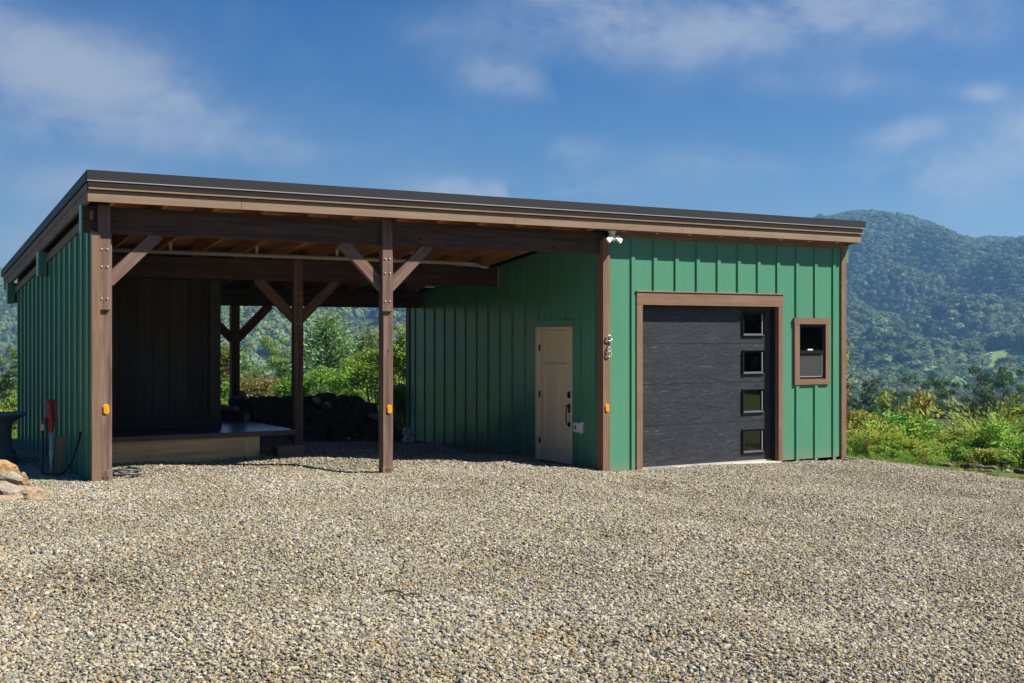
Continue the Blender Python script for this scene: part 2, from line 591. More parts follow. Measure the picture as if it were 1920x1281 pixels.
# open ground: grass and soil, meadow where the attribute says so
TERRAIN = mat('grassy_ground', (.06, .09, .03), .9, .1)
nt = TERRAIN.node_tree
b = nt.nodes['Principled BSDF']
geo = nt.nodes.new('ShaderNodeNewGeometry')
nA = noise_n(nt, geo.outputs['Position'], .012, 8, .6)
nB = noise_n(nt, geo.outputs['Position'], .9, 8, .65)
floor_c = ramp(nt, nA, [(.35, (.035, .045, .018)), (.6, (.075, .075, .035))])
mead_c = ramp(nt, math_n(nt, 'ADD', math_n(nt, 'MULTIPLY', nA, .6), math_n(nt, 'MULTIPLY', nB, .4)), [(.35, (.12, .20, .035)), (.5, (.18, .27, .055)), (.65, (.26, .30, .09))])
at_n = nt.nodes.new('ShaderNodeAttribute')
at_n.attribute_name = 'meadow'
mm = nt.nodes.new('ShaderNodeMix')
mm.data_type = 'RGBA'
nt.links.new(at_n.outputs['Fac'], mm.inputs[0])
nt.links.new(floor_c, mm.inputs[6])
nt.links.new(mead_c, mm.inputs[7])
nt.links.new(mm.outputs[2], b.inputs['Base Color'])
bump(nt, nB, .6, .08, b)


def foliage(name, stops, trans=.32, rough=.55, obj_vary=.35, hue_vary=.03):
    m = bpy.data.materials.new(name)
    m.use_nodes = True
    nt = m.node_tree
    nt.nodes.clear()
    geo = N(nt, 'ShaderNodeNewGeometry')
    oi = N(nt, 'ShaderNodeObjectInfo')
    col = ramp(nt, geo.outputs['Random Per Island'], stops)
    hv = N(nt, 'ShaderNodeHueSaturation')
    nt.links.new(col, hv.inputs['Color'])
    nt.links.new(math_n(nt, 'ADD', math_n(nt, 'MULTIPLY', oi.outputs['Random'], obj_vary), 1 - obj_vary / 2), hv.inputs['Value'])
    rr = math_n(nt, 'FRACT', math_n(nt, 'MULTIPLY', oi.outputs['Random'], 7.31))
    nt.links.new(math_n(nt, 'ADD', math_n(nt, 'MULTIPLY', rr, hue_vary * 2), .5 - hue_vary), hv.inputs['Hue'])
    df = N(nt, 'ShaderNodeBsdfPrincipled')
    df.inputs['Roughness'].default_value = rough
    df.inputs['Specular IOR Level'].default_value = .25
    nt.links.new(hv.outputs[0], df.inputs['Base Color'])
    tl = N(nt, 'ShaderNodeBsdfTranslucent')
    h2 = N(nt, 'ShaderNodeHueSaturation')
    h2.inputs['Value'].default_value = 1.5
    h2.inputs['Hue'].default_value = .485
    nt.links.new(hv.outputs[0], h2.inputs['Color'])
    nt.links.new(h2.outputs[0], tl.inputs[0])
    ms = N(nt, 'ShaderNodeMixShader')
    ms.inputs[0].default_value = trans
    nt.links.new(df.outputs[0], ms.inputs[1])
    nt.links.new(tl.outputs[0], ms.inputs[2])
    ou = N(nt, 'ShaderNodeOutputMaterial')
    nt.links.new(ms.outputs[0], ou.inputs[0])
    return m


FAR_LEAF = foliage('far_forest_leaves', [(0, (.042, .080, .024)), (.5, (.07, .118, .034)), (.8, (.10, .15, .045)), (1, (.14, .145, .07))], .2, .7, .75, .035)
PALE_SUNLIT_LEAF = foliage('pale_sunlit_forest_leaves', [(0, (.10, .155, .045)), (.5, (.16, .225, .065)), (.8, (.215, .27, .085)), (1, (.22, .20, .13))], .2, .7, .7, .04)  # paler trees, and the sun on the left hillside put into leaf colour
GREY_LEAF = foliage('thin_grey_forest_leaves', [(0, (.10, .095, .065)), (.5, (.15, .145, .095)), (1, (.21, .185, .12))], .2, .7, .5, .03)
OAK_LEAF = foliage('broadleaf_leaves', [(0, (.028, .066, .013)), (.6, (.05, .105, .02)), (1, (.09, .155, .033))], .3, .5, .4)
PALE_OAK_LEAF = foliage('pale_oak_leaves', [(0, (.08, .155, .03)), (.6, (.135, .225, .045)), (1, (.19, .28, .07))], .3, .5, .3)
PINE_LEAF = foliage('pine_needles', [(0, (.11, .20, .075)), (.6, (.17, .29, .11)), (1, (.24, .36, .15))], .25, .5, .2)
SHRUB_LEAF = foliage('shrub_leaves', [(0, (.09, .215, .028)), (.5, (.155, .31, .042)), (.95, (.26, .385, .06)), (1, (.26, .20, .06))], .38, .45, .25)
RED_LEAF = foliage('pinkish_shrub_leaves', [(0, (.11, .15, .03)), (.5, (.18, .20, .04)), (.75, (.24, .20, .07)), (1, (.26, .11, .06))], .35, .5, .2)
FERN_LEAF = foliage('ferny_leaves', [(0, (.12, .28, .04)), (.6, (.19, .38, .055)), (1, (.30, .46, .09))], .42, .5, .3)
YELLOW_LEAF = foliage('yellowing_leaves', [(0, (.16, .22, .025)), (.6, (.27, .31, .04)), (.92, (.34, .34, .07)), (1, (.28, .15, .05))], .42, .5, .3)
GRASS_LEAF = foliage('grass_blades', [(0, (.09, .17, .025)), (.6, (.15, .23, .035)), (1, (.22, .26, .07))], .35, .6, .3)
DRY_LEAF = foliage('dry_grass_blades', [(0, (.20, .17, .07)), (.6, (.28, .25, .11)), (1, (.36, .31, .16))], .3, .7, .3)
BARK = stone_mat('tree_bark', [(.3, (.06, .045, .032)), (.6, (.13, .10, .075)), (.8, (.19, .16, .13))], 7)
LOGM = stone_mat('firewood_wood', [(.3, (.024, .016, .011)), (.5, (.045, .031, .021)), (.75, (.08, .058, .042))], 7)
LOGEND = stone_mat('firewood_split_face', [(.3, (.07, .047, .03)), (.6, (.11, .078, .052)), (.8, (.16, .12, .08))], 9)
LOGPALE = stone_mat('pale_skylit_split_wood', [(.3, (.30, .26, .22)), (.6, (.40, .37, .33)), (.8, (.46, .43, .40))], 7)  # light barkless wood, with the sky's reflection painted into the colour
DRIFT = stone_mat('weathered_log', [(.3, (.28, .22, .15)), (.6, (.42, .35, .26)), (.8, (.52, .45, .36))], 8)

# ------------------------------------------------------------------ ground shape
CTRL = np.array([(0, 0, 0), (.6, -.05, -.02), (2, -.1, -.035), (3.45, -.05, -.05), (4.84, 0, -.085), (5.6, .2, -.17), (6.7, -.2, -.24), (7.5, -.8, -.28),
                 (-.7, .35, .05), (-1.4, .8, .11), (-2, 1, .15), (-3.45, 0, .16), (-3.45, .3, .165), (-7, 0, .27), (-5.2, -.3, .235), (-5, 1.1, .25), (-6.3, 1.1, .275),
                 (-4, 1.7, .265), (-3.6, 3.1, .30), (-7.1, 5.8, .32), (-7.1, 3, .30), (-2.5, 4, .23), (0, 1.3, -.01), (0, 3, -.03), (0, 6.6, -.08), (-1.5, 3.5, .17), (-1, 2, .09),
                 (-8, -1.5, .285), (-9, -4, .27), (-6, -3, .19), (-3, -3, .07), (0, -3, -.03), (3, -3, -.12), (-8, -7, .14), (-5, -9, .03), (-3, -8, -.02), (0, -6, -.06), (5, -5, -.22),
                 (-12, -9, .22), (-10, -14.5, .3), (-12, 0, .36), (-12, 5, .30), (8, 2, -.42), (5, 4, -.25), (8, -6, -.35), (2, -11, -.2), (-7, 8, .2), (0, 8.2, -.25), (5, 7.5, -.5)], float)


def near_z(x, y):
    x, y = np.asarray(x, float), np.asarray(y, float)
    d2 = (x[..., None] - CTRL[:, 0]) ** 2 + (y[..., None] - CTRL[:, 1]) ** 2 + .05
    w = d2 ** -1.7
    return (w * CTRL[:, 2]).sum(-1) / w.sum(-1)


SKY_PX = np.array([-1400, -700, -300, 0, 350, 700, 1000, 1300, 1440, 1525, 1570, 1605, 1650, 1700, 1760, 1800, 1830, 1855, 1890, 1920, 2100, 2400, 2900, 3600], float)
SKY_PY = np.array([520, 505, 504, 518, 505, 482, 466, 448, 434, 418, 414, 411, 415, 424, 444, 460, 467, 464, 469, 467, 474, 484, 497, 520], float)
SKY_AZ = np.arctan((SKY_PX - 960) / F_PX)
SKY_EL = (Y0 - SKY_PY) / F_PX
RIDGE = 2450.


def smooth(t):
    t = np.clip(t, 0, 1)
    return t * t * (3 - 2 * t)


def far_z(x, y):
    x, y = np.asarray(x, float), np.asarray(y, float)
    dx, dy = x - CAM[0], y - CAM[1]
    a, f = dx * RT[0] + dy * RT[1], dx * FW[0] + dy * FW[1]
    d = np.hypot(a, f)
    az = np.arctan2(a, f)
    el = np.interp(az, SKY_AZ, SKY_EL, left=.05, right=.05)
    H = el * RIDGE / np.maximum(np.cos(np.clip(az, -.9, .9)), .5) - 9.
    # valley side below the yard, valley floor, mountain
    drop = -42 * smooth((d - 20) / 360)
    wob = 5 * np.sin(x * .011 + 1.3) * np.sin(y * .009) + 3 * np.sin(x * .023 + y * .017)
    rise0 = np.interp(az, [-.6, -.42, -.25, -.1, .1, .25, .45], [900, 980, 560, 560, 650, 700, 1000])
    t = np.clip((d - rise0) / (RIDGE - rise0), 0, 1.0)
    prof = .30 * smooth(t) + .70 * t ** 1.35
    gul = (14 * np.sin(x * .0115 - y * .006 + 2 * np.sin(y * .004)) + 9 * np.sin(x * .021 + y * .013) + 5 * np.sin(x * .045 - y * .031)) * np.sin(np.pi * np.clip(t, 0, 1)) * 1.9
    beyond = -np.maximum(d - RIDGE, 0) * .22
    z = drop + wob * smooth((d - 120) / 200) + (H + 42) * prof + gul + beyond
    return z


def ground_z(x, y):
    x, y = np.asarray(x, float), np.asarray(y, float)
    u = np.maximum(np.maximum(np.abs(x + 3) - 10.5, 0), np.maximum(np.abs(y + 4.5) - 13.5, 0))
    base = near_z(x, y)
    # slope falls away behind and to the right of the yard
    back = np.maximum(y - 7.2, 0) * .22 + np.maximum(x - 6.2 + .55 * (y + .5), 0) * .14
    back = np.where((y < -6) & (x < 8), 0, back)
    nz = base - np.minimum(back, 9)
    w = smooth((np.hypot(x - CAM[0], y - CAM[1]) - 26) / 60)
    behind = ((x - CAM[0]) * FW[0] + (y - CAM[1]) * FW[1]) < 0
    fz = np.where(behind, .2, far_z(x, y))
    return nz * (1 - w) + fz * w


def gz(x, y):
    return float(ground_z(np.array([x]), np.array([y]))[0])


FIELDS = []   # (x, y, half along, half across, angle) meadow patches


def field(px, py, rx, ry):
    """meadow on the first ground that rises into view at this height beyond the near trees"""
    for d in np.arange(420, 2300, 6.):
        p = at(px, d)
        if float(far_z(np.array([p.x]), np.array([p.y]))[0]) > zpx(py, d):
            break
    FIELDS.append((p.x, p.y, rx, ry))


field(5, 722, 40, 170)
field(-30, 745, 40, 120)
field(1672, 728, 13, 26)
field(1882, 668, 23, 40)
field(745, 661, 12, 20)
field(500, 690, 12, 12)


def meadow(x, y):
    m = np.zeros_like(np.asarray(x, float))
    for (fx, fy, rx, ry) in FIELDS:
        dx, dy = x - fx, y - fy
        a, f = dx * RT[0] + dy * RT[1], dx * FW[0] + dy * FW[1]
        q = np.sqrt((a / rx) ** 2 + (f / ry) ** 2) + .12 * np.sin(a * .11) + .1 * np.sin(f * .05)
        m = np.maximum(m, smooth((1.12 - q) / .24))
    return m


def grid_mesh(name, X, Y, Z, mats, attr=None):
    nr, nc = X.shape
    me = bpy.data.meshes.new(name)
    co = np.stack([X, Y, Z], -1).reshape(-1, 3)
    i = np.arange(nr * nc).reshape(nr, nc)
    q = np.stack([i[:-1, :-1], i[:-1, 1:], i[1:, 1:], i[1:, :-1]], -1).reshape(-1, 4)
    me.from_pydata(co.tolist(), [], q.tolist())
    me.polygons.foreach_set('use_smooth', [True] * len(me.polygons))
    me.materials.append(mats)
    if attr is not None:
        a = me.attributes.new('meadow', 'FLOAT', 'POINT')
        a.data.foreach_set('value', attr.reshape(-1).astype(np.float32))
    me.update()
    return me


# gravel yard with its soft edge
gx = np.arange(-16, 10.01, .2)
gy = np.arange(-18, 7.61, .2)
X, Y = np.meshgrid(gx, gy)
rng0 = np.random.default_rng(4)
Z = ground_z(X, Y)
bumpy = np.zeros_like(Z)
for k in range(10):
    a, ph, fq = rng0.uniform(0, 6.28), rng0.uniform(0, 6.28), rng0.uniform(.7, 3.2)
    bumpy += np.sin((X * math.cos(a) + Y * math.sin(a)) * fq * 2 + ph) * .006 / fq * 1.3
Z = Z + bumpy
YARD_X, YARD_Y, YARD_Z = gx, gy, Z


def yard_z(x, y):
    x, y = np.asarray(x, float), np.asarray(y, float)
    fx = np.clip((x - gx[0]) / .2, 0, len(gx) - 1.001)
    fy = np.clip((y - gy[0]) / .2, 0, len(gy) - 1.001)
    i, j = fx.astype(int), fy.astype(int)
    u, w = fx - i, fy - j
    return (Z[j, i] * (1 - u) * (1 - w) + Z[j, i + 1] * u * (1 - w) + Z[j + 1, i] * (1 - u) * w + Z[j + 1, i + 1] * u * w)


def yz(x, y):
    return float(yard_z(np.array([x]), np.array([y]))[0])


def yard_edge(x, y):
    """>0 inside the gravel; the border runs past the right-hand corner of the building"""
    wob = .10 * np.sin(y * 3.1) + .07 * np.sin(y * 7.3 + 1)
    e = np.interp(y, [-9, -5, -3.4, -2.6, -1.3, -.5, .35, 4], [6.6, 5.6, 5.25, 5.75, 6.1, 5.7, 5.2, 5.1])
    return e + wob - x


me = grid_mesh('gravel_yard', X, Y, Z, BED)
o = tag(link('gravel_yard', me), 'yard of loose tan and grey gravel in front of the green garage', None, None, 'structure')

# hillside, valley and mountain as two sheets round the yard
az = np.linspace(0, 2 * math.pi, 541)
def rings(r):
    A, Rr = np.meshgrid(az, r)
    x, y = -3 + Rr * np.cos(A), -4 + Rr * np.sin(A)
    return x, y
r1 = np.concatenate([np.linspace(.5, 9, 10), np.geomspace(9.5, 620, 74)])
xx, yy = rings(r1)
zz = ground_z(xx, yy)
inside = (xx > -15.9) & (xx < 9.9) & (yy > -17.9) & (yy < 7.5)
edge_in = (yard_edge(xx, yy) > .0)
zz = np.where(inside & edge_in, zz - .35, zz + np.where(inside, .035, 0))
me = grid_mesh('hillside', xx, yy, zz, TERRAIN, np.maximum(meadow(xx, yy), .30 * (r1[:, None] < 60) * np.ones_like(xx)))
tag(link('hillside', me), 'grassy slope falling away round the gravel yard', None, None, 'structure')
r2 = np.concatenate([np.linspace(620, 1500, 60), np.linspace(1520, 3300, 80)])
xx, yy = rings(r2)
me = grid_mesh('mountain', xx, yy, ground_z(xx, yy), TERRAIN, meadow(xx, yy))
tag(link('mountain', me), 'wooded mountain ridge beyond the valley', None, None, 'structure')
# bottom sheet out to the horizon
xx, yy = rings(np.array([3250., 3900, 4600]))
me = grid_mesh('ground', xx, yy, np.full_like(xx, -60.) - 0 * xx, TERRAIN, np.zeros_like(xx))
tag(link('ground', me), 'low country out to the horizon', None, None, 'structure')


# ------------------------------------------------------------------ scatter of stuff: points and variants live in one mesh
def scatter(name, variants, pts, rot, scl, vid, label, seed=0):
    """variants: list of (verts, faces, material); one object whose geometry nodes put variant vid[i] on point i"""
    vs, fs, role, mi, mats = [], [], [], [], []
    for k, (v, f, m) in enumerate(variants):
        b = len(vs)
        vs += [tuple(p) for p in v]
        ms = m if isinstance(m, tuple) else (m, None)
        if ms[0] not in mats:
            mats.append(ms[0])
        if ms[1] is None:
            mi += [mats.index(ms[0])] * len(f)
        else:
            for mm_ in ms[1]:
                if mm_ not in mats:
                    mats.append(mm_)
                mi.append(mats.index(mm_))
        fs += [tuple(i + b for i in q) for q in f]
        role += [k] * len(v)
    n0 = len(vs)
    n = len(pts)
    me = bpy.data.meshes.new(name)
    me.from_pydata(vs + [tuple(map(float, p)) for p in pts], [], fs)
    for m in mats:
        me.materials.append(m)
    me.polygons.foreach_set('material_index', mi)
    a = me.attributes.new('role', 'INT', 'POINT')
    a.data.foreach_set('value', np.concatenate([np.array(role), 100 + np.asarray(vid)]).astype(np.int32))
    a = me.attributes.new('turn', 'FLOAT_VECTOR', 'POINT')
    a.data.foreach_set('vector', np.concatenate([np.zeros((n0, 3)), rot]).astype(np.float32).ravel())
    a = me.attributes.new('size', 'FLOAT_VECTOR', 'POINT')
    a.data.foreach_set('vector', np.concatenate([np.ones((n0, 3)), scl]).astype(np.float32).ravel())
    me.update()
    o = link(name, me)
    tag(o, label, None, None, 'stuff')
    ng = bpy.data.node_groups.new(name, 'GeometryNodeTree')
    ng.interface.new_socket('Geometry', in_out='INPUT', socket_type='NodeSocketGeometry')
    ng.interface.new_socket('Geometry', in_out='OUTPUT', socket_type='NodeSocketGeometry')
    gi, go = ng.nodes.new('NodeGroupInput'), ng.nodes.new('NodeGroupOutput')
    jn = ng.nodes.new('GeometryNodeJoinGeometry')
    def named(nm, ty):
        q = ng.nodes.new('GeometryNodeInputNamedAttribute')
        q.data_type = ty
        q.inputs['Name'].default_value = nm
        return q.outputs[0]
    rl = named('role', 'INT')
    er = ng.nodes.new('FunctionNodeEulerToRotation')
    ng.links.new(named('turn', 'FLOAT_VECTOR'), er.inputs[0])
    sz = named('size', 'FLOAT_VECTOR')
    def eq(val):
        c = ng.nodes.new('FunctionNodeCompare')
        c.data_type = 'INT'
        c.operation = 'EQUAL'
        ng.links.new(rl, c.inputs[2])
        c.inputs[3].default_value = val
        return c.outputs[0]
    for k in range(len(variants)):
        s1 = ng.nodes.new('GeometryNodeSeparateGeometry')
        s2 = ng.nodes.new('GeometryNodeSeparateGeometry')
        for s, val in ((s1, 100 + k), (s2, k)):
            ng.links.new(gi.outputs[0], s.inputs[0])
            ng.links.new(eq(val), s.inputs[1])
        ip = ng.nodes.new('GeometryNodeInstanceOnPoints')
        ng.links.new(s1.outputs[0], ip.inputs['Points'])
        ng.links.new(s2.outputs[0], ip.inputs['Instance'])
        ng.links.new(er.outputs[0], ip.inputs['Rotation'])
        ng.links.new(sz, ip.inputs['Scale'])
        ng.links.new(ip.outputs[0], jn.inputs[0])
    ng.links.new(jn.outputs[0], go.inputs[0])
    mod = o.modifiers.new('scatter', 'NODES')
    mod.node_group = ng
    return o


def ico(sub):
    bm = bmesh.new()
    bmesh.ops.create_icosphere(bm, subdivisions=sub, radius=1)
    v = np.array([p.co[:] for p in bm.verts])
    f = [tuple(q.index for q in p.verts) for p in bm.faces]
    bm.free()
    return v, f


def leaf_quads(rng, P, Nrm, size, aspect=.55, fold=.25):
    """one folded leaf (two triangles sharing an edge) at each point"""
    n = len(P)
    t = np.cross(Nrm, rng.normal(size=(n, 3)))
    t /= np.linalg.norm(t, axis=1, keepdims=True) + 1e-9
    s = np.cross(Nrm, t)
    L = (size * rng.uniform(.65, 1.3, n))[:, None]
    Wd = L * aspect
    a = P - t * L * .5
    b_ = P + s * Wd * .5 + Nrm * Wd * fold * .5
    c = P + t * L * .5
    d = P - s * Wd * .5 + Nrm * Wd * fold * .5
    v = np.stack([a, b_, c, d], 1).reshape(-1, 3)
    i = np.arange(n)[:, None] * 4
    f = np.concatenate([i, i + 1, i + 2, i + 3], 1)
    return v, f


def unit(rng, n):
    d = rng.normal(size=(n, 3))
    return d / np.linalg.norm(d, axis=1, keepdims=True)


def crown_leaves(rng, clumps, n, size, aspect=.6, shell=.5, up=.35):
    """clumps: (x, y, z, r, rz) ellipsoids; leaves through their outer part"""
    c = np.array(clumps)
    w = c[:, 3] ** 2
    k = rng.choice(len(c), n, p=w / w.sum())
    d = unit(rng, n)
    d[:, 2] = np.where(d[:, 2] < -.35, -d[:, 2] * .6, d[:, 2])
    rr = shell + (1 - shell) * rng.uniform(0, 1, n) ** .5
    P = c[k, :3] + d * (c[k, 3] * rr)[:, None] * np.stack([np.ones(n), np.ones(n), c[k, 4] / c[k, 3]], 1)
    P += rng.normal(size=(n, 3)) * size * .3
    nr = d * .7 + unit(rng, n) * .7 + np.array([0, 0, up])
    nr /= np.linalg.norm(nr, axis=1, keepdims=True)
    return leaf_quads(rng, P, nr, size, aspect)


# gravel stones, nearest the thickest
sv, sf = ico(1)
STONES = []
for k in range(5):
    r = np.random.default_rng(50 + k)
    v = sv * np.array([1.0, r.uniform(.62, .85), r.uniform(.42, .62)])
    v = v * (1 + .22 * r.normal(size=(len(v), 1)).clip(-1, 1))
    STONES.append((v, sf, GRAVEL))
rng = np.random.default_rng(11)
def in_yard(p):
    x, y = p[:, 0], p[:, 1]
    dx, dy = x - CAM[0], y - CAM[1]
    a, f = dx * RT[0] + dy * RT[1], dx * FW[0] + dy * FW[1]
    ok = (f > 5.2) & (np.abs(a) < .47 * f + 2.6)
    house = (x > -.02) & (y > -.005)
    wallside = (x > -7.16) & (x < -7.05) & (y > 0)
    return ok & ~house & ~wallside & (yard_edge(x, y) > rng.normal(size=len(x)) * .16) & (y < 3.9)
cand = np.stack([rng.uniform(-15, 9, 1330000), rng.uniform(-11, 4, 1330000)], 1)
cand = cand[in_yard(cand)]
dep = (cand[:, 0] - CAM[0]) * FW[0] + (cand[:, 1] - CAM[1]) * FW[1]
under = (cand[:, 1] > .6) & (cand[:, 0] > -7.1)
keep = rng.uniform(0, 1, len(cand)) < np.where(under, .45, 1.0)
cand = cand[keep]
n = len(cand)
s = np.exp(rng.normal(size=n) * .33) * .0110
s = np.clip(s, .0055, .026)
trk = np.minimum(np.abs(cand[:, 0] - (1.25 - .42 * (cand[:, 1] + .05 * cand[:, 1] ** 2 * -.35))), np.abs(cand[:, 0] - (2.75 - .42 * (cand[:, 1] + .05 * cand[:, 1] ** 2 * -.35))))
trk = np.exp(-(trk / .26) ** 2)
pat = .5 + .5 * np.sin(cand[:, 0] * 1.3 + 2 * np.sin(cand[:, 1] * .8)) * np.sin(cand[:, 1] * 1.1 + 1.5 * np.sin(cand[:, 0] * .6))
s = s * (1 - .22 * trk) * (.88 + .24 * pat)
zz = yard_z(cand[:, 0], cand[:, 1]) + s * .28 + rng.uniform(0, .008, n) * (1 - .7 * trk)
rot = np.stack([rng.normal(size=n) * .45, rng.normal(size=n) * .45, rng.uniform(0, 6.28, n)], 1)
scatter('gravel', STONES, np.column_stack([cand, zz]), rot, np.repeat(s[:, None], 3, 1), rng.integers(0, 5, n),
        'loose tan, grey and rust coloured gravel stones covering the yard')

# ------------------------------------------------------------------ the far forest
def far_tree(seed, kind):
    r = np.random.default_rng(seed)
    v, f = ico(2)
    f = [tuple(q) for q in f]
    if kind == 0:      # broad crown
        ph = r.uniform(0, 6.28, 9)
        lump = 1 + .16 * np.sin(v[:, 0] * 4 + ph[0]) * np.sin(v[:, 1] * 4 + ph[1]) + .14 * np.sin(v[:, 2] * 5 + ph[2]) * np.sin(v[:, 0] * 6 + ph[3]) + .10 * r.normal(size=len(v))
        vv = v * lump[:, None] * np.array([.42, .42, .40]) + np.array([0, 0, .60])
        P0 = unit(r, 170)
        P = P0 * np.array([.46, .46, .43]) * r.uniform(.85, 1.12, (170, 1)) + np.array([0, 0, .6])
    else:              # tall narrow pine
        t = (v[:, 2] + 1) / 2
        wdt = (.30 * (1 - t) ** .7 + .03) * (1 + .30 * r.normal(size=len(v)).clip(-1, 1))
        vv = np.stack([v[:, 0] * wdt / np.maximum(np.hypot(v[:, 0], v[:, 1]), .2), v[:, 1] * wdt / np.maximum(np.hypot(v[:, 0], v[:, 1]), .2), .15 + t * .85], 1)
        tt = r.uniform(0, 1, 150) ** 1.3
        a = r.uniform(0, 6.28, 150)
        rad = (.32 * (1 - tt) ** .75 + .03) * r.uniform(.8, 1.15, 150)
        P = np.stack([np.cos(a) * rad, np.sin(a) * rad, .15 + tt * .85], 1)
        P0 = np.stack([np.cos(a), np.sin(a), np.full(150, .4)], 1)
        P0 /= np.linalg.norm(P0, axis=1, keepdims=True)
    lv, lf = leaf_quads(r, P, P0 * .6 + unit(r, len(P)) * .5 + np.array([0, 0, .3]), .15, .8)
    b = len(vv)
    return np.concatenate([vv, lv]), f + [tuple(int(i) + b for i in q) for q in lf], FAR_LEAF


def close_tree(seed):
    r = np.random.default_rng(seed)
    cl = []
    for k in range(30):
        a, t = r.uniform(0, 6.28), r.uniform(0, 1)
        w = .40 * math.sin(math.pi * min(1, .2 + .78 * (1 - abs(t - .4) / .75))) * r.uniform(.3, 1.0)
        q = r.uniform(.09, .15) * (1 - .3 * t)
        cl.append((math.cos(a) * w, math.sin(a) * w, .18 + .74 * t, q, q * .85))
    v, f = crown_leaves(r, cl, 3000, .040, .7, .4)
    return v, [tuple(int(i) for i in q) for q in f], FAR_LEAF


def house_spot(px, py):
    for d in np.arange(520, 2300, 4.):
        p = at(px, d)
        if float(far_z(np.array([p.x]), np.array([p.y]))[0]) + 2 > zpx(py, d):
            break
    return p, d


HOUSES = [(697, 582, *house_spot(697, 582)), (1858, 664, *house_spot(1858, 664))]


FAR_VARIANTS = [far_tree(900 + k, 0) for k in range(6)] + [far_tree(950 + k, 1) for k in range(2)] + [close_tree(970 + k) for k in range(6)] + [(*far_tree(920 + k, 0)[:2], PALE_SUNLIT_LEAF) for k in range(4)] + [(*close_tree(980 + k)[:2], PALE_SUNLIT_LEAF) for k in range(4)] + [(*close_tree(990 + k)[:2], GREY_LEAF) for k in range(2)]
rng = np.random.default_rng(21)
nF = 215000
azr = rng.uniform(-.62, .62, nF)
dd = np.sqrt(rng.uniform(205. ** 2, 2760. ** 2, nF))
fx = CAM[0] + dd * (RT[0] * np.sin(azr) + FW[0] * np.cos(azr))
fy = CAM[1] + dd * (RT[1] * np.sin(azr) + FW[1] * np.cos(azr))
keep = meadow(fx, fy) < .35
for (hpx, hpy, hp, hd) in HOUSES:      # clearing below each house
    da = (fx - CAM[0]) * RT[0] + (fy - CAM[1]) * RT[1]
    df = (fx - CAM[0]) * FW[0] + (fy - CAM[1]) * FW[1]
    keep &= ~((np.abs(960 + F_PX * da / df - hpx) * df / F_PX < 9) & (df > hd - 150) & (df < hd + 12))
fx, fy, dd = fx[keep], fy[keep], dd[keep]
# a wood behind the viewer, which the panes mirror
nb_ = 900
bx = rng.uniform(-70, 110, nb_)
by = rng.uniform(-95, -38, nb_)
far_pts = np.stack([np.concatenate([fx, bx]), np.concatenate([fy, by])], 1)
zz = ground_z(far_pts[:, 0], far_pts[:, 1])
n = len(far_pts)
h = rng.uniform(6.5, 11.5, n) * (1 + .25 * (rng.uniform(0, 1, n) < .08))
dcam = np.hypot(far_pts[:, 0] - CAM[0], far_pts[:, 1] - CAM[1])
h = h * np.where(dcam < 1350, 1.28, .86)
wd = h * rng.uniform(.85, 1.3, n)
vid = np.where(rng.uniform(0, 1, n) < .86, rng.integers(0, 6, n), rng.integers(6, 8, n))
wd = np.where(vid > 5, h * .9, wd)
azp = np.arctan2((far_pts[:, 0] - CAM[0]) * RT[0] + (far_pts[:, 1] - CAM[1]) * RT[1], (far_pts[:, 0] - CAM[0]) * FW[0] + (far_pts[:, 1] - CAM[1]) * FW[1])
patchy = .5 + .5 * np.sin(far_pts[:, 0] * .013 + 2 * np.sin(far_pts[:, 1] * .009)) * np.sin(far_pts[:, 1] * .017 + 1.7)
pl_light = np.where(azp < -.04, .72, np.where(zz < 25, .22, .06)) * (.5 + patchy)  # extra pale crowns on the left paint that slope as sunlit and hazy
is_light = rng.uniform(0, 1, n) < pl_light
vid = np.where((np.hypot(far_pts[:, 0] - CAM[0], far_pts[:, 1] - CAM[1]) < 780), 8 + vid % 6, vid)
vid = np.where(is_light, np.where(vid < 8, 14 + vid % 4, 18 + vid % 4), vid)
vid = np.where((rng.uniform(0, 1, n) < .13) & (dcam < 1700) & (dcam > 300), 22 + vid % 2, vid)
FOREST = (far_pts, zz, h, wd, vid)
scatter('far_forest', FAR_VARIANTS, np.column_stack([far_pts, zz - .8]), np.stack([np.zeros(n), np.zeros(n), rng.uniform(0, 6.28, n)], 1),
        np.stack([wd, wd, h], 1), vid, 'dense woodland covering the valley and the mountain slopes')

# ------------------------------------------------------------------ the building
SLP = .115
def rz_(y, z0=3.846):
    """height of a plane parallel to the roof that is at z0 at the front edge"""
    return z0 - SLP * (y + .235)


HOUSE = thing('garage', 'green board and batten garage with an open timber carport under one sloping metal roof', 'garage')
# --- garage front wall, with door and window openings (strips butted end to end)
mb = MB()
ZT = 3.40
mb.box(.10, .579, 0, .10, -.12, ZT)
mb.box(.579, .686, .012, .10, -.12, 2.43)
mb.box(.579, 3.452, 0, .10, 2.43, ZT)
mb.box(3.36, 3.452, .012, .10, -.14, 2.43)
mb.box(3.452, 3.78, 0, .10, -.15, ZT)
mb.box(3.78, 4.40, 0, .10, -.15, 1.25)
mb.box(3.78, 4.40, 0, .10, 2.18, ZT)
mb.box(4.40, 4.74, 0, .10, -.15, ZT)
wall = mb.build('front_wall', GREEN, HOUSE)
for n in range(11):
    x = .497 + .4064 * n
    spans = [(-.13, ZT)]
    if 1 <= n <= 7:
        spans = [(2.632, ZT)]
    elif n in (8, 9):
        spans = [(-.15, 1.172), (2.262, ZT)]
    for (z0, z1) in spans:
        box('batten', GREEN, wall, x - .006, x + .057, -.02, 0, z0, z1)
box('frieze_board', BROWN[0], wall, .10, 4.84, -.024, 0, ZT, 3.50)
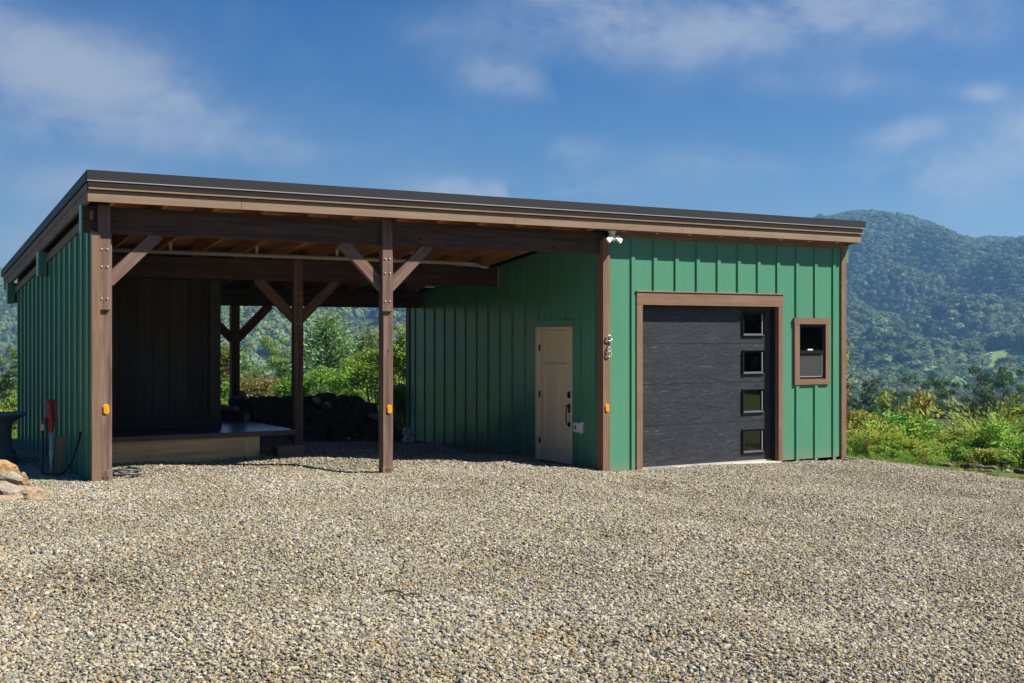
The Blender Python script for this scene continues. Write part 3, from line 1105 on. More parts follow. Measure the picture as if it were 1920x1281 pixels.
# --- corner boards
for (nm, x0, x1, y0, y1) in (('corner_board', -.021, .10, -.026, 0), ('corner_board', 4.74, 4.845, -.026, .01)):
    box(nm, BROWN[2], HOUSE, x0, x1, y0, y1, -.13, 3.40)
box('corner_board', BROWN[2], HOUSE, -.021, 0, 0, .14, -.10, 3.36)
# --- remaining garage walls
mb = MB()
mb.prism([(.01, -.15), (6.6, -.4), (6.6, rz_(6.6, 3.50)), (.01, rz_(.01, 3.50))], 'x', 4.745, 4.84)
side = mb.build('end_wall', GREEN, HOUSE)
for n in range(16):
    y = .3 + .4064 * n
    MB().box(4.84, 4.86, y, y + .06, -.3, rz_(y, 3.44)).build('batten', GREEN, side)
box('back_wall', GREEN, HOUSE, 0, 4.745, 6.5, 6.6, -.35, rz_(6.6, 3.5))
# partition between garage and carport, with the entry door opening
mb = MB()
DY0, DY1, DZ = .826, 1.879, 2.108
def part_prism(y0, y1, z0):
    mb.prism([(y0, z0), (y1, z0), (y1, rz_(y1, 3.52)), (y0, rz_(y0, 3.52))], 'x', 0, .10)
part_prism(.10, DY0, -.15)
part_prism(DY0, DY1, DZ)
part_prism(DY1, 6.5, -.2)
part = mb.build('partition_wall', GREEN, HOUSE)
for n in range(16):
    y = 6.317 - .4064 * n - .03
    z0 = -.2
    if n in (11, 12, 13):
        z0 = 2.215
        if n == 11:
            y = 1.80
    box('batten', GREEN, part, -.020, 0, y, y + .063, z0, rz_(y, 3.44))
box('door_head_board', GREEN, part, -.024, 0, .79, 1.95, 2.13, 2.21)
box('corner_board', BROWN[2], part, -.024, 0, 6.52, 6.66, -.2, 2.7)
box('floor_slab', CONCRETE, HOUSE, .0, 4.745, .0, 6.5, -.30, -.022)
# --- interior lining that shows through the panes
mb = MB()
mb.box(.11, 4.73, 6.40, 6.49, 0, 2.9).box(4.64, 4.735, .12, 6.4, 0, 3.2)
mb.build('lining', DARKROOM, HOUSE)

# --- sectional garage door
gd = MB().box(.686, 3.36, .135, .16, -.02, 2.42).build('garage_door', GDOOR, HOUSE)
zs = [-.018, .619, 1.241, 1.849, 2.425]
WX0, WX1 = 2.705, 3.165
for i in range(4):
    z0, z1 = zs[i] + (.0025 if i else 0), zs[i + 1] - .0025
    zc = (zs[i] + zs[i + 1]) / 2 + (.02 if i == 3 else .01)
    w0, w1 = zc - .165, zc + .165
    mb = MB()
    mb.box(.69, WX0 + .03, .10, .134, z0, z1).box(WX1 - .03, 3.356, .10, .134, z0, z1)
    mb.box(WX0 + .03, WX1 - .03, .10, .134, z0, w0).box(WX0 + .03, WX1 - .03, .10, .134, w1, z1)
    mb.build('door_section', GDOOR, gd)
    # bevelled window surround: outer rim flat on the skin, sloping in to the pane
    a0, a1, b0, b1 = WX0, WX1, zc - .195, zc + .195
    q = .042
    yf, yr = .070, .098
    V = [(a0, yr, b0), (a1, yr, b0), (a1, yr, b1), (a0, yr, b1),
         (a0 + .010, yf, b0 + .010), (a1 - .010, yf, b0 + .010), (a1 - .010, yf, b1 - .010), (a0 + .010, yf, b1 - .010),
         (a0 + q, .094, b0 + q), (a1 - q, .094, b0 + q), (a1 - q, .094, b1 - q), (a0 + q, .094, b1 - q)]
    Fc = []
    for r_ in (0, 4):
        for k in range(4):
            Fc.append((r_ + k, r_ + (k + 1) % 4, r_ + 4 + (k + 1) % 4, r_ + 4 + k))
    MB().add(V, Fc).build('window_surround', BLACKSUR, gd)
    box('pane', GLASS_DK, gd, a0 + .03, a1 - .03, .108, .114, w0 + .01, w1 - .01)
    box('lit_edge_strip', METAL_EDGE, gd, a1 - q - .012, a1 - q + .003, .088, .093, b0 + q, b1 - q)  # added pale strip painting the lit right side of the surround
box('bottom_seal', STEEL, gd, .69, 3.356, .085, .134, -.021, .004)
box('door_stop', BLACKM, gd, 3.31, 3.36, .045, .099, -.02, 2.40)
box('door_stop', BLACKM, gd, .686, .72, .045, .099, -.02, 2.40)
box('door_stop', BLACKM, gd, .686, 3.36, .045, .099, 2.40, 2.43)
box('door_sill', CONCRETE, HOUSE, .60, 3.40, -.035, .13, -.16, -.024)
# trim round the garage door
gt = box('door_trim', BROWN[0], HOUSE, .579, 3.452, -.032, -.001, 2.43, 2.622)
box('side_trim', BROWN[2], gt, .579, .686, -.030, -.001, -.12, 2.43)
box('side_trim', BROWN[2], gt, 3.36, 3.452, -.030, -.001, -.14, 2.43)
box('jamb', BROWN[2], gt, 3.352, 3.36, -.001, .045, -.02, 2.43)
box('jamb', BROWN[2], gt, .686, .694, -.001, .045, -.02, 2.43)
box('drip_cap', TAN, gt, .565, 3.465, -.045, 0, 2.622, 2.636)

# --- sash window right of the garage door
wn = box('window', BROWN[0], HOUSE, 3.69, 4.475, -.034, -.001, 2.158, 2.256)
box('window_sill', BROWN[0], wn, 3.806, 4.38, -.030, -.001, 1.178, 1.268)
for (x0, x1) in ((3.703, 3.806), (4.38, 4.464)):
    box('side_trim', BROWN[2], wn, x0, x1, -.031, -.001, 1.178, 2.158)
mb = MB()
mb.box(3.806, 3.832, -.012, .05, 1.268, 2.158).box(4.345, 4.38, -.012, .05, 1.268, 2.158)
mb.box(3.832, 4.345, -.012, .05, 1.268, 1.30).box(3.832, 4.345, -.012, .05, 2.126, 2.158)
mb.build('frame', BLACK, wn)
mb = MB()
mb.box(3.832, 3.85, .005, .04, 1.73, 2.126).box(4.327, 4.345, .005, .04, 1.73, 2.126).box(3.85, 4.327, .005, .04, 2.108, 2.126)
mb.box(3.832, 4.345, -.016, .04, 1.682, 1.73)
mb.build('sash', BLACK, wn)
box('lock', WHITE, wn, 4.02, 4.13, .008, .03, 1.732, 1.755)
box('pane', GLASS, wn, 3.84, 4.34, .026, .032, 1.72, 2.12)
box('pane', GLASS, wn, 3.832, 4.345, .030, .036, 1.30, 1.69)
MB().box(3.834, 4.343, .006, .010, 1.312, 1.68).build('insect_screen', SCREEN, wn)
box('screen_edge', METAL_EDGE, wn, 4.318, 4.328, -.002, .005, 1.312, 1.68)
box('screen_edge', STEEL, wn, 3.834, 4.318, -.002, .005, 1.302, 1.312)
# things indoors that show dimly through the upper pane
mb = MB()
mb.box(4.22, 4.33, .115, .13, 1.75, 2.12).box(3.93, 4.0, .35, .37, 1.9, 2.2).box(4.08, 4.2, .5, .52, 1.9, 2.25).box(3.84, 4.34, .3, .34, 1.86, 1.88)
mb.build('indoor_blind', CURTAIN, wn)

# --- entry door in the partition wall
ed = MB()
ed.box(-.012, .06, DY1 - .075, DY1, -.02, DZ).box(-.012, .06, DY0, DY0 + .03, -.02, DZ).box(-.012, .06, DY0 + .03, DY1 - .075, DZ - .05, DZ)
ed = ed.build('entry_door', CREAM, HOUSE)
a, b_ = DY0 + .034, DY1 - .079
dl = MB()
dl.box(.038, .06, a, b_, .02, DZ - .055)                              # recessed field
mx_ = (a + b_) / 2
for (y0, y1, z0, z1) in ((a, a + .15, .02, DZ - .055), (b_ - .15, b_, .02, DZ - .055), (a + .15, b_ - .15, .02, .25),
                         (a + .15, b_ - .15, DZ - .19, DZ - .055), (a + .15, b_ - .15, 1.36, 1.52), (mx_ - .07, mx_ + .07, .25, 1.36)):
    dl.box(.022, .038, y0, y1, z0, z1)
dl.build('door_leaf', CREAM, ed)
box('shelf_trim', CREAM, ed, .008, .030, a + .13, b_ - .13, 1.515, 1.535)
for z in (.32, 1.05, 1.78):
    box('hinge', BLACKM, ed, .004, .021, b_ - .02, b_ + .014, z - .05, z + .05)
MB().box(.006, .021, a + .035, a + .105, 1.02, 1.12).box(-.02, .006, a + .06, a + .08, 1.04, 1.10).build('deadbolt', BLACKM, ed)
mb = MB()
mb.box(.006, .021, a + .03, a + .105, .80, .93)
mb.tube([(.01, a + .07, .90), (-.03, a + .07, .895), (-.045, a + .07, .86), (-.045, a + .07, .66), (-.03, a + .07, .625), (.01, a + .07, .62)], .010, 8)
mb.box(.006, .021, a + .045, a + .10, .585, .655)
mb.tube([(.0, a + .07, .905), (-.05, a + .10, .905)], .007, 6)
mb.build('handle', BLACKM, ed)
box('threshold', BLACKM, ed, -.05, .06, DY0 + .03, DY1 - .075, -.02, .018)

# --- carport end wall (left), boards outside
mb = MB()
mb.prism([(.0, .15), (5.86, .15), (5.86, rz_(5.86, 3.42)), (.15, rz_(.15, 3.42)), (.15, 3.16), (.0, 3.16)], 'x', -7.13, -7.06)
lw = mb.build('carport_wall', GREEN, HOUSE)
for n in range(16):
    y = 5.678 - .364 * n - .02
    box('batten', GREEN, lw, -7.16, -7.13, y, y + .063, .15, rz_(y + .06, 3.33))
box('batten', GREEN, lw, -7.15, -7.13, .0, .07, .15, 3.19)
MB().slab(-7.165, -7.13, .02, 5.9, rz_(.02, 3.345), rz_(5.9, 3.345), .10).build('frieze_board', BROWN[1], lw)
box('corner_board', BROWN[2], lw, -7.152, -7.06, -.022, 0, .15, 3.17)
# inner lining of that wall
MB().prism([(.1, .15), (5.86, .15), (5.86, rz_(5.86, 3.69)), (.1, rz_(.1, 3.69))], 'x', -7.055, -7.035).build('lining', DARKWOOD, HOUSE)

MB().slab(-7.05, -7.03, 5.87, 6.48, rz_(5.87, 3.40), rz_(6.48, 3.40), .29).build('blocking', BEAM, HOUSE)
# --- beams, ends boxed in green
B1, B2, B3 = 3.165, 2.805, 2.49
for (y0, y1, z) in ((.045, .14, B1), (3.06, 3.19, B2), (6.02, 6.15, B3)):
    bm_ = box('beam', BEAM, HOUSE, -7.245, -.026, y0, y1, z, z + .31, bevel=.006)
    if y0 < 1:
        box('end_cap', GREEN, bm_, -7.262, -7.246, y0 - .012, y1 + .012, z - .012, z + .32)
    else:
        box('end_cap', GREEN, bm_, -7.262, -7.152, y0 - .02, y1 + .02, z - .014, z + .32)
box('beam_end', GREEN, HOUSE, 4.845, 4.925, .0, .10, B1 + .01, B1 + .30)
box('joist_hanger', STEEL, HOUSE, -.034, -.027, 3.03, 3.06, B2 + .0, B2 + .31)
# --- posts: upright, notched plate over the beam with bolts, foot block
def post(x0, x1, y, zg, zb, plate_z=None, lab=None):
    p = box('post', POST[2], HOUSE, x0, x1, y, y + .14, zg - .25, zb, bevel=.006)
    if plate_z is not None:
        px0, px1 = x0 - .022, x1 - .022
        pl = box('bolt_plate', POST[2], p, px0, px1, y - .032, y - .001, plate_z, zb + .325, bevel=.004)
        w = px1 - px0
        for z in (plate_z + .13, plate_z + .50, zb - .19):
            for u in (.27, .73):
                bb = MB()
                bb.lathe([(.013, 0), (.013, .004), (.008, .010), (.002, .012)], 10)
                bo = bb.build('bolt', BRASS, p, loc=(px0 + w * u, y - .0325, z))
                bo.rotation_euler = (R(90), 0, 0)
    return p
post(-7.058, -6.917, .03, .27, B1, 2.272)
post(-3.475, -3.330, .03, .16, B1, 2.289)
post(-3.580, -3.435, 3.075, .30, B2, 2.02)
post(-3.640, -3.495, 6.035, .30, B3, None)
post(-7.03, -6.89, 3.075, .30, B2, None)
post(-7.03, -6.89, 6.035, .30, B3, None)
for (x0, x1, zg) in ((-7.064, -6.912, .26), (-3.481, -3.325, .15)):
    fb = box('foot_block', POST[2], HOUSE, x0, x1, .022, .10, zg - .25, zg + .145 if x0 < -5 else zg + .10, bevel=.004)
    for u in (.35, .65):
        k = MB().lathe([(.009, 0), (.006, .006)], 8).build('bolt', BLACKM, fb, loc=(x0 + (x1 - x0) * u, .0215, zg + .06))
        k.rotation_euler = (R(90), 0, 0)
# --- knee braces at 45 degrees
def braces(x0, x1, y, zb, reach, sides):
    for sgn in sides:
        xs = x0 if sgn < 0 else x1
        p0 = (xs - sgn * .03, y + .07, zb - reach - .03)
        p1 = (xs + sgn * (reach + .05), y + .07, zb + .05)
        d = Vector((sgn, 0, 1)).normalized()
        bar('brace', POST[0], HOUSE, Vector(p0) + Vector((0, .025, 0)), Vector(p1) + Vector((0, .025, 0)), .08, .145, bevel=.004)
braces(-7.058, -6.917, .015, B1 - .03, .50, (1,))
braces(-3.475, -3.330, .015, B1 - .03, .50, (-1, 1))
braces(-3.580, -3.435, 3.06, B2 - .03, .52, (-1, 1))
braces(-3.640, -3.495, 6.03, B3 - .03, .52, (-1, 1))

# --- rafters, roof boards, metal, fascias
rme = MB().slab(-.019, .019, -.19, 6.45, rz_(-.19, 3.515), rz_(6.45, 3.515), .185).mesh('rafter', RAFTER)
for k in range(12):
    link('rafter', rme, HOUSE, (-6.93 + .61 * k, 0, 0))
MB().slab(-7.2, 4.98, -.205, 6.6, rz_(-.205, 3.702), rz_(6.6, 3.702), .028).build('roof_boards', SHEATH, HOUSE)
roof = MB().slab(-7.25, 5.035, -.262, 6.75, rz_(-.262, 3.732), rz_(6.75, 3.732), .10).build('roof', METAL_DK, HOUSE)
MB().box(-7.254, 5.039, -.268, -.250, 3.738, 3.852).build('drip_edge', METAL_DK, roof)
MB().box(-7.254, 5.039, -.274, -.250, 3.727, 3.737).build('drip_lip', METAL_EDGE, roof)
MB().slab(-7.262, -7.251, -.262, 6.75, rz_(-.262, 3.725), rz_(6.75, 3.725), .115).build('drip_edge', METAL_DK, roof)
for k in range(30):
    x = -7.0 + .41 * k
    MB().slab(x, x + .02, -.24, 6.73, rz_(-.24, 3.832), rz_(6.73, 3.832), .022).build('seam', METAL_DK, roof)
MB().box(-7.03, -.03, 6.20, 6.24, B3 + .15, rz_(6.24, 3.69)).build('blocking', BEAM, HOUSE)
# fascia boards, each in butted lengths
for (y0, z0, z1, joints) in ((-.238, 3.640, 3.716, (-7.232, -2.2, 1.85, 5.02)), (-.212, 3.500, 3.628, (-7.235, -5.45, -1.62, 1.28, 4.985))):
    for a, b_ in zip(joints[:-1], joints[1:]):
        box('fascia_board', TAN, HOUSE, a + .002, b_ - .002, y0, y0 + .022, z0, z1)
box('fascia_back', BROWN[0], HOUSE, -7.23, 4.98, -.189, -.17, 3.505, 3.70)
# sloping rake boards at the left end
MB().slab(-7.238, -7.20, -.21, 6.6, rz_(-.21, 3.505), rz_(6.6, 3.505), .20).build('rake_board', BROWN[1], HOUSE)
MB().slab(-7.246, -7.239, -.21, 6.6, rz_(-.21, 3.635), rz_(6.6, 3.635), .08).build('rake_board', BROWN[1], HOUSE)
MB().slab(4.94, 4.975, -.18, 6.6, rz_(-.18, 3.505), rz_(6.6, 3.505), .20).build('rake_board', BROWN[1], HOUSE)
# soffit over the garage front with little round vents
sf_ = box('soffit', BROWN[0], HOUSE, -.10, 4.93, -.188, -.0, 3.495, 3.507)
for k in range(8):
    vt = MB().lathe([(.028, 0), (.028, -.008), (.018, -.010)], 14).build('soffit_vent', WHITE, sf_, loc=(.30 + .61 * k, -.09, 3.494))

# ------------------------------------------------------------------ raised deck and the boarded store on it
dk = thing('deck', 'low dark painted deck with bare pine skirt at the back of the carport', 'deck', (-5.5, 3.9, .30))
dm = MB().box(-1.50, 1.52, -.069, .069, .296, .330).mesh('deck_board', DECK)
for k in range(26):
    link('deck_board', dm, dk, (0, -1.88 + .1435 * k, 0))
box('edge_board', DECK, dk, -1.48, 1.515, -1.965, -1.952, .262, .328)
def sk(x0, x1, m, y=-1.90, z0=-.12, z1=.262):
    return box('skirt_board', m, dk, x0, x1, y - .03, y, z0, z1)
sk(-1.5, .775, PINE)
sk(.780, 1.005, PINE)
box('joist', DARKWOOD, dk, 1.44, 1.48, -1.8, 1.7, .05, .29)
sk(1.06, 1.44, STEPW, -1.75, 0, .29)
st = thing('store_room', 'dark boarded store wall standing on the deck under the middle beam', 'store room', (-5.9, 3.14, .632))
xs = [-1.13, -.80, -.52, -.27, -.02, .22, .45, .70, .93, 1.18]
for a, b_ in zip(xs[:-1], xs[1:]):
    dy = random.Random(int(a * 100)).uniform(0, .012)
    box('wall_board', DARKWOOD, st, a + .003, b_ - .003, dy, dy + .02, 0, 2.155)
box('backing', DARKWOOD, st, -1.13, 1.165, .034, .044, 0, 2.155)
box('base_trim', DARKTRIM, st, -1.13, 1.205, -.035, -.006, 0, .125)
box('trim_board', DARKTRIM, st, -.60, -.47, -.028, -.003, .125, 2.155)
box('trim_board', DARKTRIM, st, 1.03, 1.19, -.028, -.003, .125, 2.155)
for k in range(9):
    box('side_board', DARKWOOD, st, 1.165, 1.185, .03 + .28 * k, .305 + .28 * k, 0, 2.10 - .115 * .28 * k - .05)
box('back_board', DARKWOOD, st, -1.13, 1.165, 2.53, 2.55, 0, 1.78)
stp = thing('step', 'low weathered timber step at the front right corner of the deck', 'step', (-4.15, 1.78, .26))
box('riser', STEPW, stp, -.20, .17, -.165, -.135, -.05, .150)
box('side_board', DARKWOOD, stp, -.20, -.175, -.135, .12, -.05, .150)
box('tread', STEPW, stp, -.205, .18, -.175, .12, .152, .178)

# ------------------------------------------------------------------ services on the building
cp = thing('conduit_pipe', 'long grey plastic conduit hung under the carport rafters', 'pipe', (0, 2.2, 0))
P = [(-7.0, 0, 3.125), (-1.05, 0, 3.105)]
for k in range(1, 8):
    a = math.pi / 2 * k / 7
    P.append((-1.05 + .16 * math.sin(a), -.16 * (1 - math.cos(a)), 3.105 - .05 * (1 - math.cos(a))))
P.append((-.885, -.30, 3.04))
MB().tube(P, .030, 12).build('pipe', PVC, cp, smooth=True)
MB().tube([(-.885, -.295, 3.043), (-.885, -.33, 3.032)], .024, 10).build('copper_end', mat('copper', (.50, .22, .10), .4, .5, .3), cp)
for x in (-5.72, -4.5, -3.28, -2.06):
    m = MB().box(-.02, .02, -.004, .004, .03, .13)
    m.tube([(0, 0, .034), (0, 0, .038)], .02, 8)
    m.tube([(.0, -.034, 0), (.0, -.030, .02), (0, 0, .034), (0, .030, .02), (0, .034, 0)], .006, 6)
    m.build('hanger', STEEL, cp, loc=(x + .04, 0, 3.115))
th = []
for k in range(9):
    t = k / 8
    th.append((-1.62 + .70 * t, 1.95 - .15 * t, 3.08 - .045 * math.sin(t * 1.6)))
tag(MB().tube(th, .010, 6).build('flexible_conduit', PVC), 'thin flexible conduit curving below the right end of the long pipe', 'conduit')
cb = thing('wiring', 'white cables sagging between the carport rafters', 'cable', (0, 1.7, 3.375))
for k in range(10):
    x0 = -6.9 + .61 * k
    for j in range(2 if k % 3 != 1 else 1):
        pts = [(x0 + .61 * t / 6, .02 * j, -.03 * math.sin(math.pi * t / 6) * (1 + j) + .012 * j - .0) for t in range(7)]
        MB().tube(pts, .007, 6).build('cable', CABLE, cb)
fl = thing('floodlight', 'white twin security floodlight under the eave at the garage corner', 'floodlight', (.09, -.095, 3.494))
MB().lathe([(.062, 0), (.062, -.022), (.045, -.03), (.043, -.10), (.03, -.115)], 20).build('base', WHITE, fl, smooth=True)
sv_, sf2 = ico(2)
MB().add([(p[0] * .038, -.02 + p[1] * .038, -.125 + p[2] * .038) for p in sv_], sf2).build('sensor', WHITE, fl, smooth=True)
for sg in (-1, 1):
    hd = MB()
    hd.prism([(-.075, -.045), (.075, -.045), (.055, .045), (-.055, .045)], 'y', -.022, .022)
    h_ = hd.build('lamp_head', WHITE, fl, loc=(.082 * sg, -.045, -.125))
    h_.scale = (.8, .8, .8)
    h_.rotation_euler = (R(-28), R(42) * sg, R(-18) * sg)
    MB().tube([(.02 * sg, -.015, -.09), (.06 * sg, -.03, -.115)], .012, 8).build('arm', WHITE, fl)

def reflector(loc, lab):
    t = thing('reflector', lab, 'reflector', loc, 0, 'orange reflectors on the front posts')
    def pill(w, h, y0, y1, m, nm):
        pts = []
        r = w
        for k in range(9):
            a = math.pi * k / 8
            pts.append((r * math.cos(a), h - r + r * math.sin(a)))
        for k in range(9):
            a = math.pi + math.pi * k / 8
            pts.append((r * math.cos(a), -h + r + r * math.sin(a)))
        MB().prism(pts, 'y', y0, y1).build(nm, m, t)
    pill(.034, .060, -.008, 0, ORANGE2, 'rim')
    pill(.025, .051, -.014, -.008, ORANGE, 'lens')
reflector((-6.985, .029, 1.117), 'orange oval reflector on the left carport post beside the green end wall')
reflector((-3.385, .029, 1.006), 'orange oval reflector on the free standing middle carport post')
reflector((.045, -.027, .922), 'orange oval reflector on the brown corner board below the house number')
# house number 98: bent metal rod standing off the corner board
def ring(cx_, cz, rx, rzz, a0=0, a1=2 * math.pi, n=20):
    return [(cx_ + rx * math.cos(a0 + (a1 - a0) * k / n), 0, cz + rzz * math.sin(a0 + (a1 - a0) * k / n)) for k in range(n + 1)]
SATIN = mat('satin_metal', (.50, .48, .45), .35, .5, .4)
d9 = ring(.0, .035, .042, .042) + []
m9 = MB().tube(d9, .0085, 8).tube([(.041, 0, .028), (.030, 0, -.02), (-.012, 0, -.085)], .0085, 8)
m9.tube([(0, 0, .077), (0, .03, .077)], .004, 6)
tag(m9.build('house_number', SATIN, loc=(.072, -.048, 1.90), smooth=True), 'metal digit 9 on the brown corner board of the garage', 'house number', 'house number digits')
m8 = MB().tube(ring(0, .038, .028, .030), .008, 8).tube(ring(0, -.030, .036, .038), .008, 8)
m8.tube([(0, 0, .066), (0, .03, .066)], .004, 6)
tag(m8.build('house_number', SATIN, loc=(.068, -.048, 1.735), smooth=True), 'metal digit 8 on the corner board just under the digit 9', 'house number', 'house number digits')
ob = thing('outlet_box', 'white outdoor outlet box on the green wall right of the cream door', 'outlet box', (0, .62, .60))
MB().box(-.075, 0, -.075, .075, -.07, .07).build('cover', WHITE, ob, bevel=.01)
box('slot', BLACKM, ob, -.078, -.0755, -.01, .028, -.03, .035)
box('back_plate', WHITE, ob, -.02, 0, -.095, .095, -.085, .085)

# ------------------------------------------------------------------ yard hydrant, hose, plank, pedestal at the left wall
hy = thing('yard_hydrant', 'red frost free yard hydrant on a grey standpipe beside the green end wall', 'hydrant', (-7.43, .98, .30))
MB().tube([(0, 0, -.2), (0, 0, .52)], .021, 12).build('standpipe', STEEL, hy, smooth=True)
MB().tube([(0, 0, .22), (0, 0, .27)], .028, 12).build('coupling', STEEL, hy)
mb = MB()
mb.tube([(0, 0, .50), (0, 0, .54), (0, 0, .60), (-.01, 0, .72), (-.015, 0, .86), (-.01, 0, .90)], [.026, .030, .036, .042, .036, .02], 12)
mb.box(-.05, .035, -.018, .018, .84, .90)
mb.tube([(0, 0, .67), (-.075, -.01, .655), (-.095, -.015, .60)], [.028, .024, .02], 10)
mb.build('pump_head', RED, hy, smooth=False)
mb = MB().box(.02, .042, -.014, .014, .62, .90)
for z in (.64, .70, .76, .82):
    mb.box(.04, .062, -.008, .008, z, z + .03)
mb.build('handle', RED, hy)
MB().tube([(-.097, -.015, .60), (-.10, -.015, .53)], .024, 12).build('hose_coupling', STEEL, hy)
hs_ = [(-7.53, .965, .83), (-7.535, .96, .6), (-7.54, .95, .42), (-7.545, .90, .33)]
for k in range(1, 13):
    t = k / 12
    hs_.append((-7.545 + .36 * t, .90 - .34 * math.sin(math.pi * t * .55), .315 + .52 * max(0, t - .35) ** 2 * 1.9))
hs_.append((-7.165, .60, .82))
tag(MB().tube(hs_, .015, 8).build('hose', RUBBER, smooth=True), 'black rubber hose looping from the red hydrant to the green wall', 'hose')
tag(bar('plank', wood('weathered_plank', [(.24, .14, .07), (.36, .23, .125), (.44, .30, .18)], 0, .7, 1, knots=.08), None, (-7.325, 1.05, .24), (-7.29, 1.10, .73), .035, .115), 'short bare plank standing on end behind the hydrant pipe', 'plank')
pp = thing('pedestal', 'dark stone pedestal with a wide shallow bowl at the left edge of the yard', 'pedestal', (-7.93, 2.55, .30))
MB().lathe([(.34, -.1), (.34, .10), (.32, .12), (.315, .16), (.28, .19), (.265, .30), (.262, .42), (.275, .50), (.30, .55)], 28).build('column', DARKSTONE, pp)
MB().lathe([(.30, .551), (.33, .57), (.43, .625), (.455, .64), (.45, .655), (.40, .645), (.1, .61)], 32).build('bowl', DARKSTONE, pp, smooth=True)
# coil of grey cord at the foot of the left post
pts = []
for k in range(90):
    t = k / 89
    a = t * 2 * math.pi * 4.2
    r_ = .13 + .035 * math.sin(t * 9)
    pts.append((r_ * 1.15 * math.cos(a), r_ * math.sin(a) * .9, .012 + .075 * t + .018 * math.sin(a * 1.7)))
tag(MB().tube(pts, .013, 7).build('cord_coil', GREYRUB, loc=(-6.66, .50, .27), smooth=True), 'loose coil of dark grey cord beside the foot of the left post', 'cord')

# ------------------------------------------------------------------ rocks at the lower left
def rock(loc, size, seed, m, lab, flat=.18, rot=(0, 0, 0)):
    v, f = ico(3)
    r = np.random.default_rng(seed)
    v = v.copy()
    for k in range(11):                                    # chisel flat faces
        d = r.normal(size=3)
        d /= np.linalg.norm(d)
        lim = r.uniform(.42, .80)
        h_ = v @ d
        v -= np.outer(np.maximum(h_ - lim, 0), d)
    nz_ = np.array([noise.fractal(Vector(p) * 2.2 + Vector((seed, 0, 0)), 1, 2, 5) for p in v])
    v = v * (1 + .15 * nz_)[:, None] * np.array(size)
    v[:, 2] = np.maximum(v[:, 2], -size[2] * .6)
    me = MB().add(v, f).mesh('rock', m)
    o = link('rock', me, None, loc, rot)
    tag(o, lab, 'rock', 'rocks piled at the lower left of the yard')
    return o
def rk(px, py, d, dz=0.):
    p = at(px, d, zpx(py, d))
    return p + Vector((0, 0, dz))
rock(rk(4, 880, 13.2), (.22, .16, .15), 3, ROCK_TAN, 'rounded rust tan boulder topping the rock pile')
rock(rk(14, 908, 12.9), (.19, .15, .13), 5, ROCK_GREY, 'grey and white rock under the rust tan boulder')
rock(rk(12, 926, 12.6), (.26, .17, .13), 9, ROCK_GREY, 'large pale slab rock sloping down to the right', rot=(.1, .35, .2))
rock(rk(8, 944, 12.3), (.27, .17, .095), 12, ROCK_ORANGE, 'flat layered brown rock at the bottom of the pile')
rock(rk(46, 902, 13.1), (.085, .08, .095), 17, ROCK_TAN, 'small yellow tan rock standing right of the pile')
rock(rk(60, 925, 12.8), (.26, .17, .075), 21, ROCK_ORANGE, 'thin orange flagstone tilted against the pile', rot=(.15, .32, -.2))
rock(rk(74, 942, 12.4), (.17, .13, .085), 25, ROCK_ORANGE, 'low orange rock at the right tip of the pile', rot=(0, .1, .4))
rock(rk(40, 948, 12.3), (.10, .08, .04), 29, ROCK_TAN, 'flat pale rock lying in front of the flagstone')

# ------------------------------------------------------------------ firewood behind the carport
rngl = random.Random(5)
def log_mesh(k):
    r = random.Random(100 + k)
    kind = k % 4
    R0 = r.uniform(.08, .125)
    if kind == 0:
        poly = [(R0 * .8 * math.cos(a), R0 * .8 * math.sin(a)) for a in [i * 2 * math.pi / 9 for i in range(9)]]
    elif kind == 1:    # half round
        poly = [(R0 * 1.1 * math.cos(a), R0 * 1.1 * math.sin(a) - R0 * .35) for a in [math.pi * i / 7 for i in range(8)]]
    elif kind == 2:    # quarter wedge
        poly = [(-R0 * .5, -R0 * .5)] + [(R0 * 1.35 * math.cos(a) - R0 * .5, R0 * 1.35 * math.sin(a) - R0 * .5) for a in [math.pi / 2 * i / 5 for i in range(6)]]
    else:
        poly = [(-R0 * .9, -R0 * .5), (R0 * .9, -R0 * .62), (R0 * .75, R0 * .4), (-.1 * R0, R0 * .75), (-R0 * .8, R0 * .35)]
    L = r.uniform(.38, .46)
    m = MB()
    n = len(poly)
    rings_ = []
    for (y, s_) in ((-L / 2, .97), (-L / 6, 1.0), (L / 6, 1.02), (L / 2, .98)):
        ox, oz = r.uniform(-.006, .006), r.uniform(-.006, .006)
        rings_.append([(p[0] * s_ + ox, y, p[1] * s_ + oz) for p in poly])
    m.add(sum(rings_, []), [(i * n + a, (i + 1) * n + a, (i + 1) * n + (a + 1) % n, i * n + (a + 1) % n) for i in range(3) for a in range(n)])
    m.m = 1
    m.add(rings_[0], [tuple(range(n))]).add(rings_[-1], [tuple(range(n - 1, -1, -1))])
    return m
LOGS = [log_mesh(k).mesh('log', [LOGM, LOGEND]) for k in range(8)]
LOGSP = [log_mesh(k).mesh('log', [LOGPALE, LOGPALE]) for k in (1, 3)]
def pile_top(x):
    x = x + rngl.uniform(-.18, .18)
    return float(np.interp(x, [-4.9, -4.5, -4.2, -3.6, -3.0, -2.3, -1.7, -1.3, -1.05, -.85], [.55, .68, .84, .97, .98, .93, .84, .66, .42, .26]))
x = -4.85
while x < -1.0:
    zg = yz(x, 4.7)
    z = zg + .07
    row = 0
    while z < pile_top(x) - .02:
        o = link('log', LOGS[rngl.randrange(8)], None, (x + rngl.uniform(-.03, .03) + (.08 if row % 2 else 0), 5.0 + rngl.uniform(-.05, .05), z), (rngl.uniform(-.06, .06), rngl.uniform(0, 6.28), rngl.uniform(-.1, .1)))
        tag(o, 'dark split log in the firewood stack behind the carport', 'log', 'split logs in the firewood stack')
        z += rngl.uniform(.105, .128)
        row += 1
    x += .150
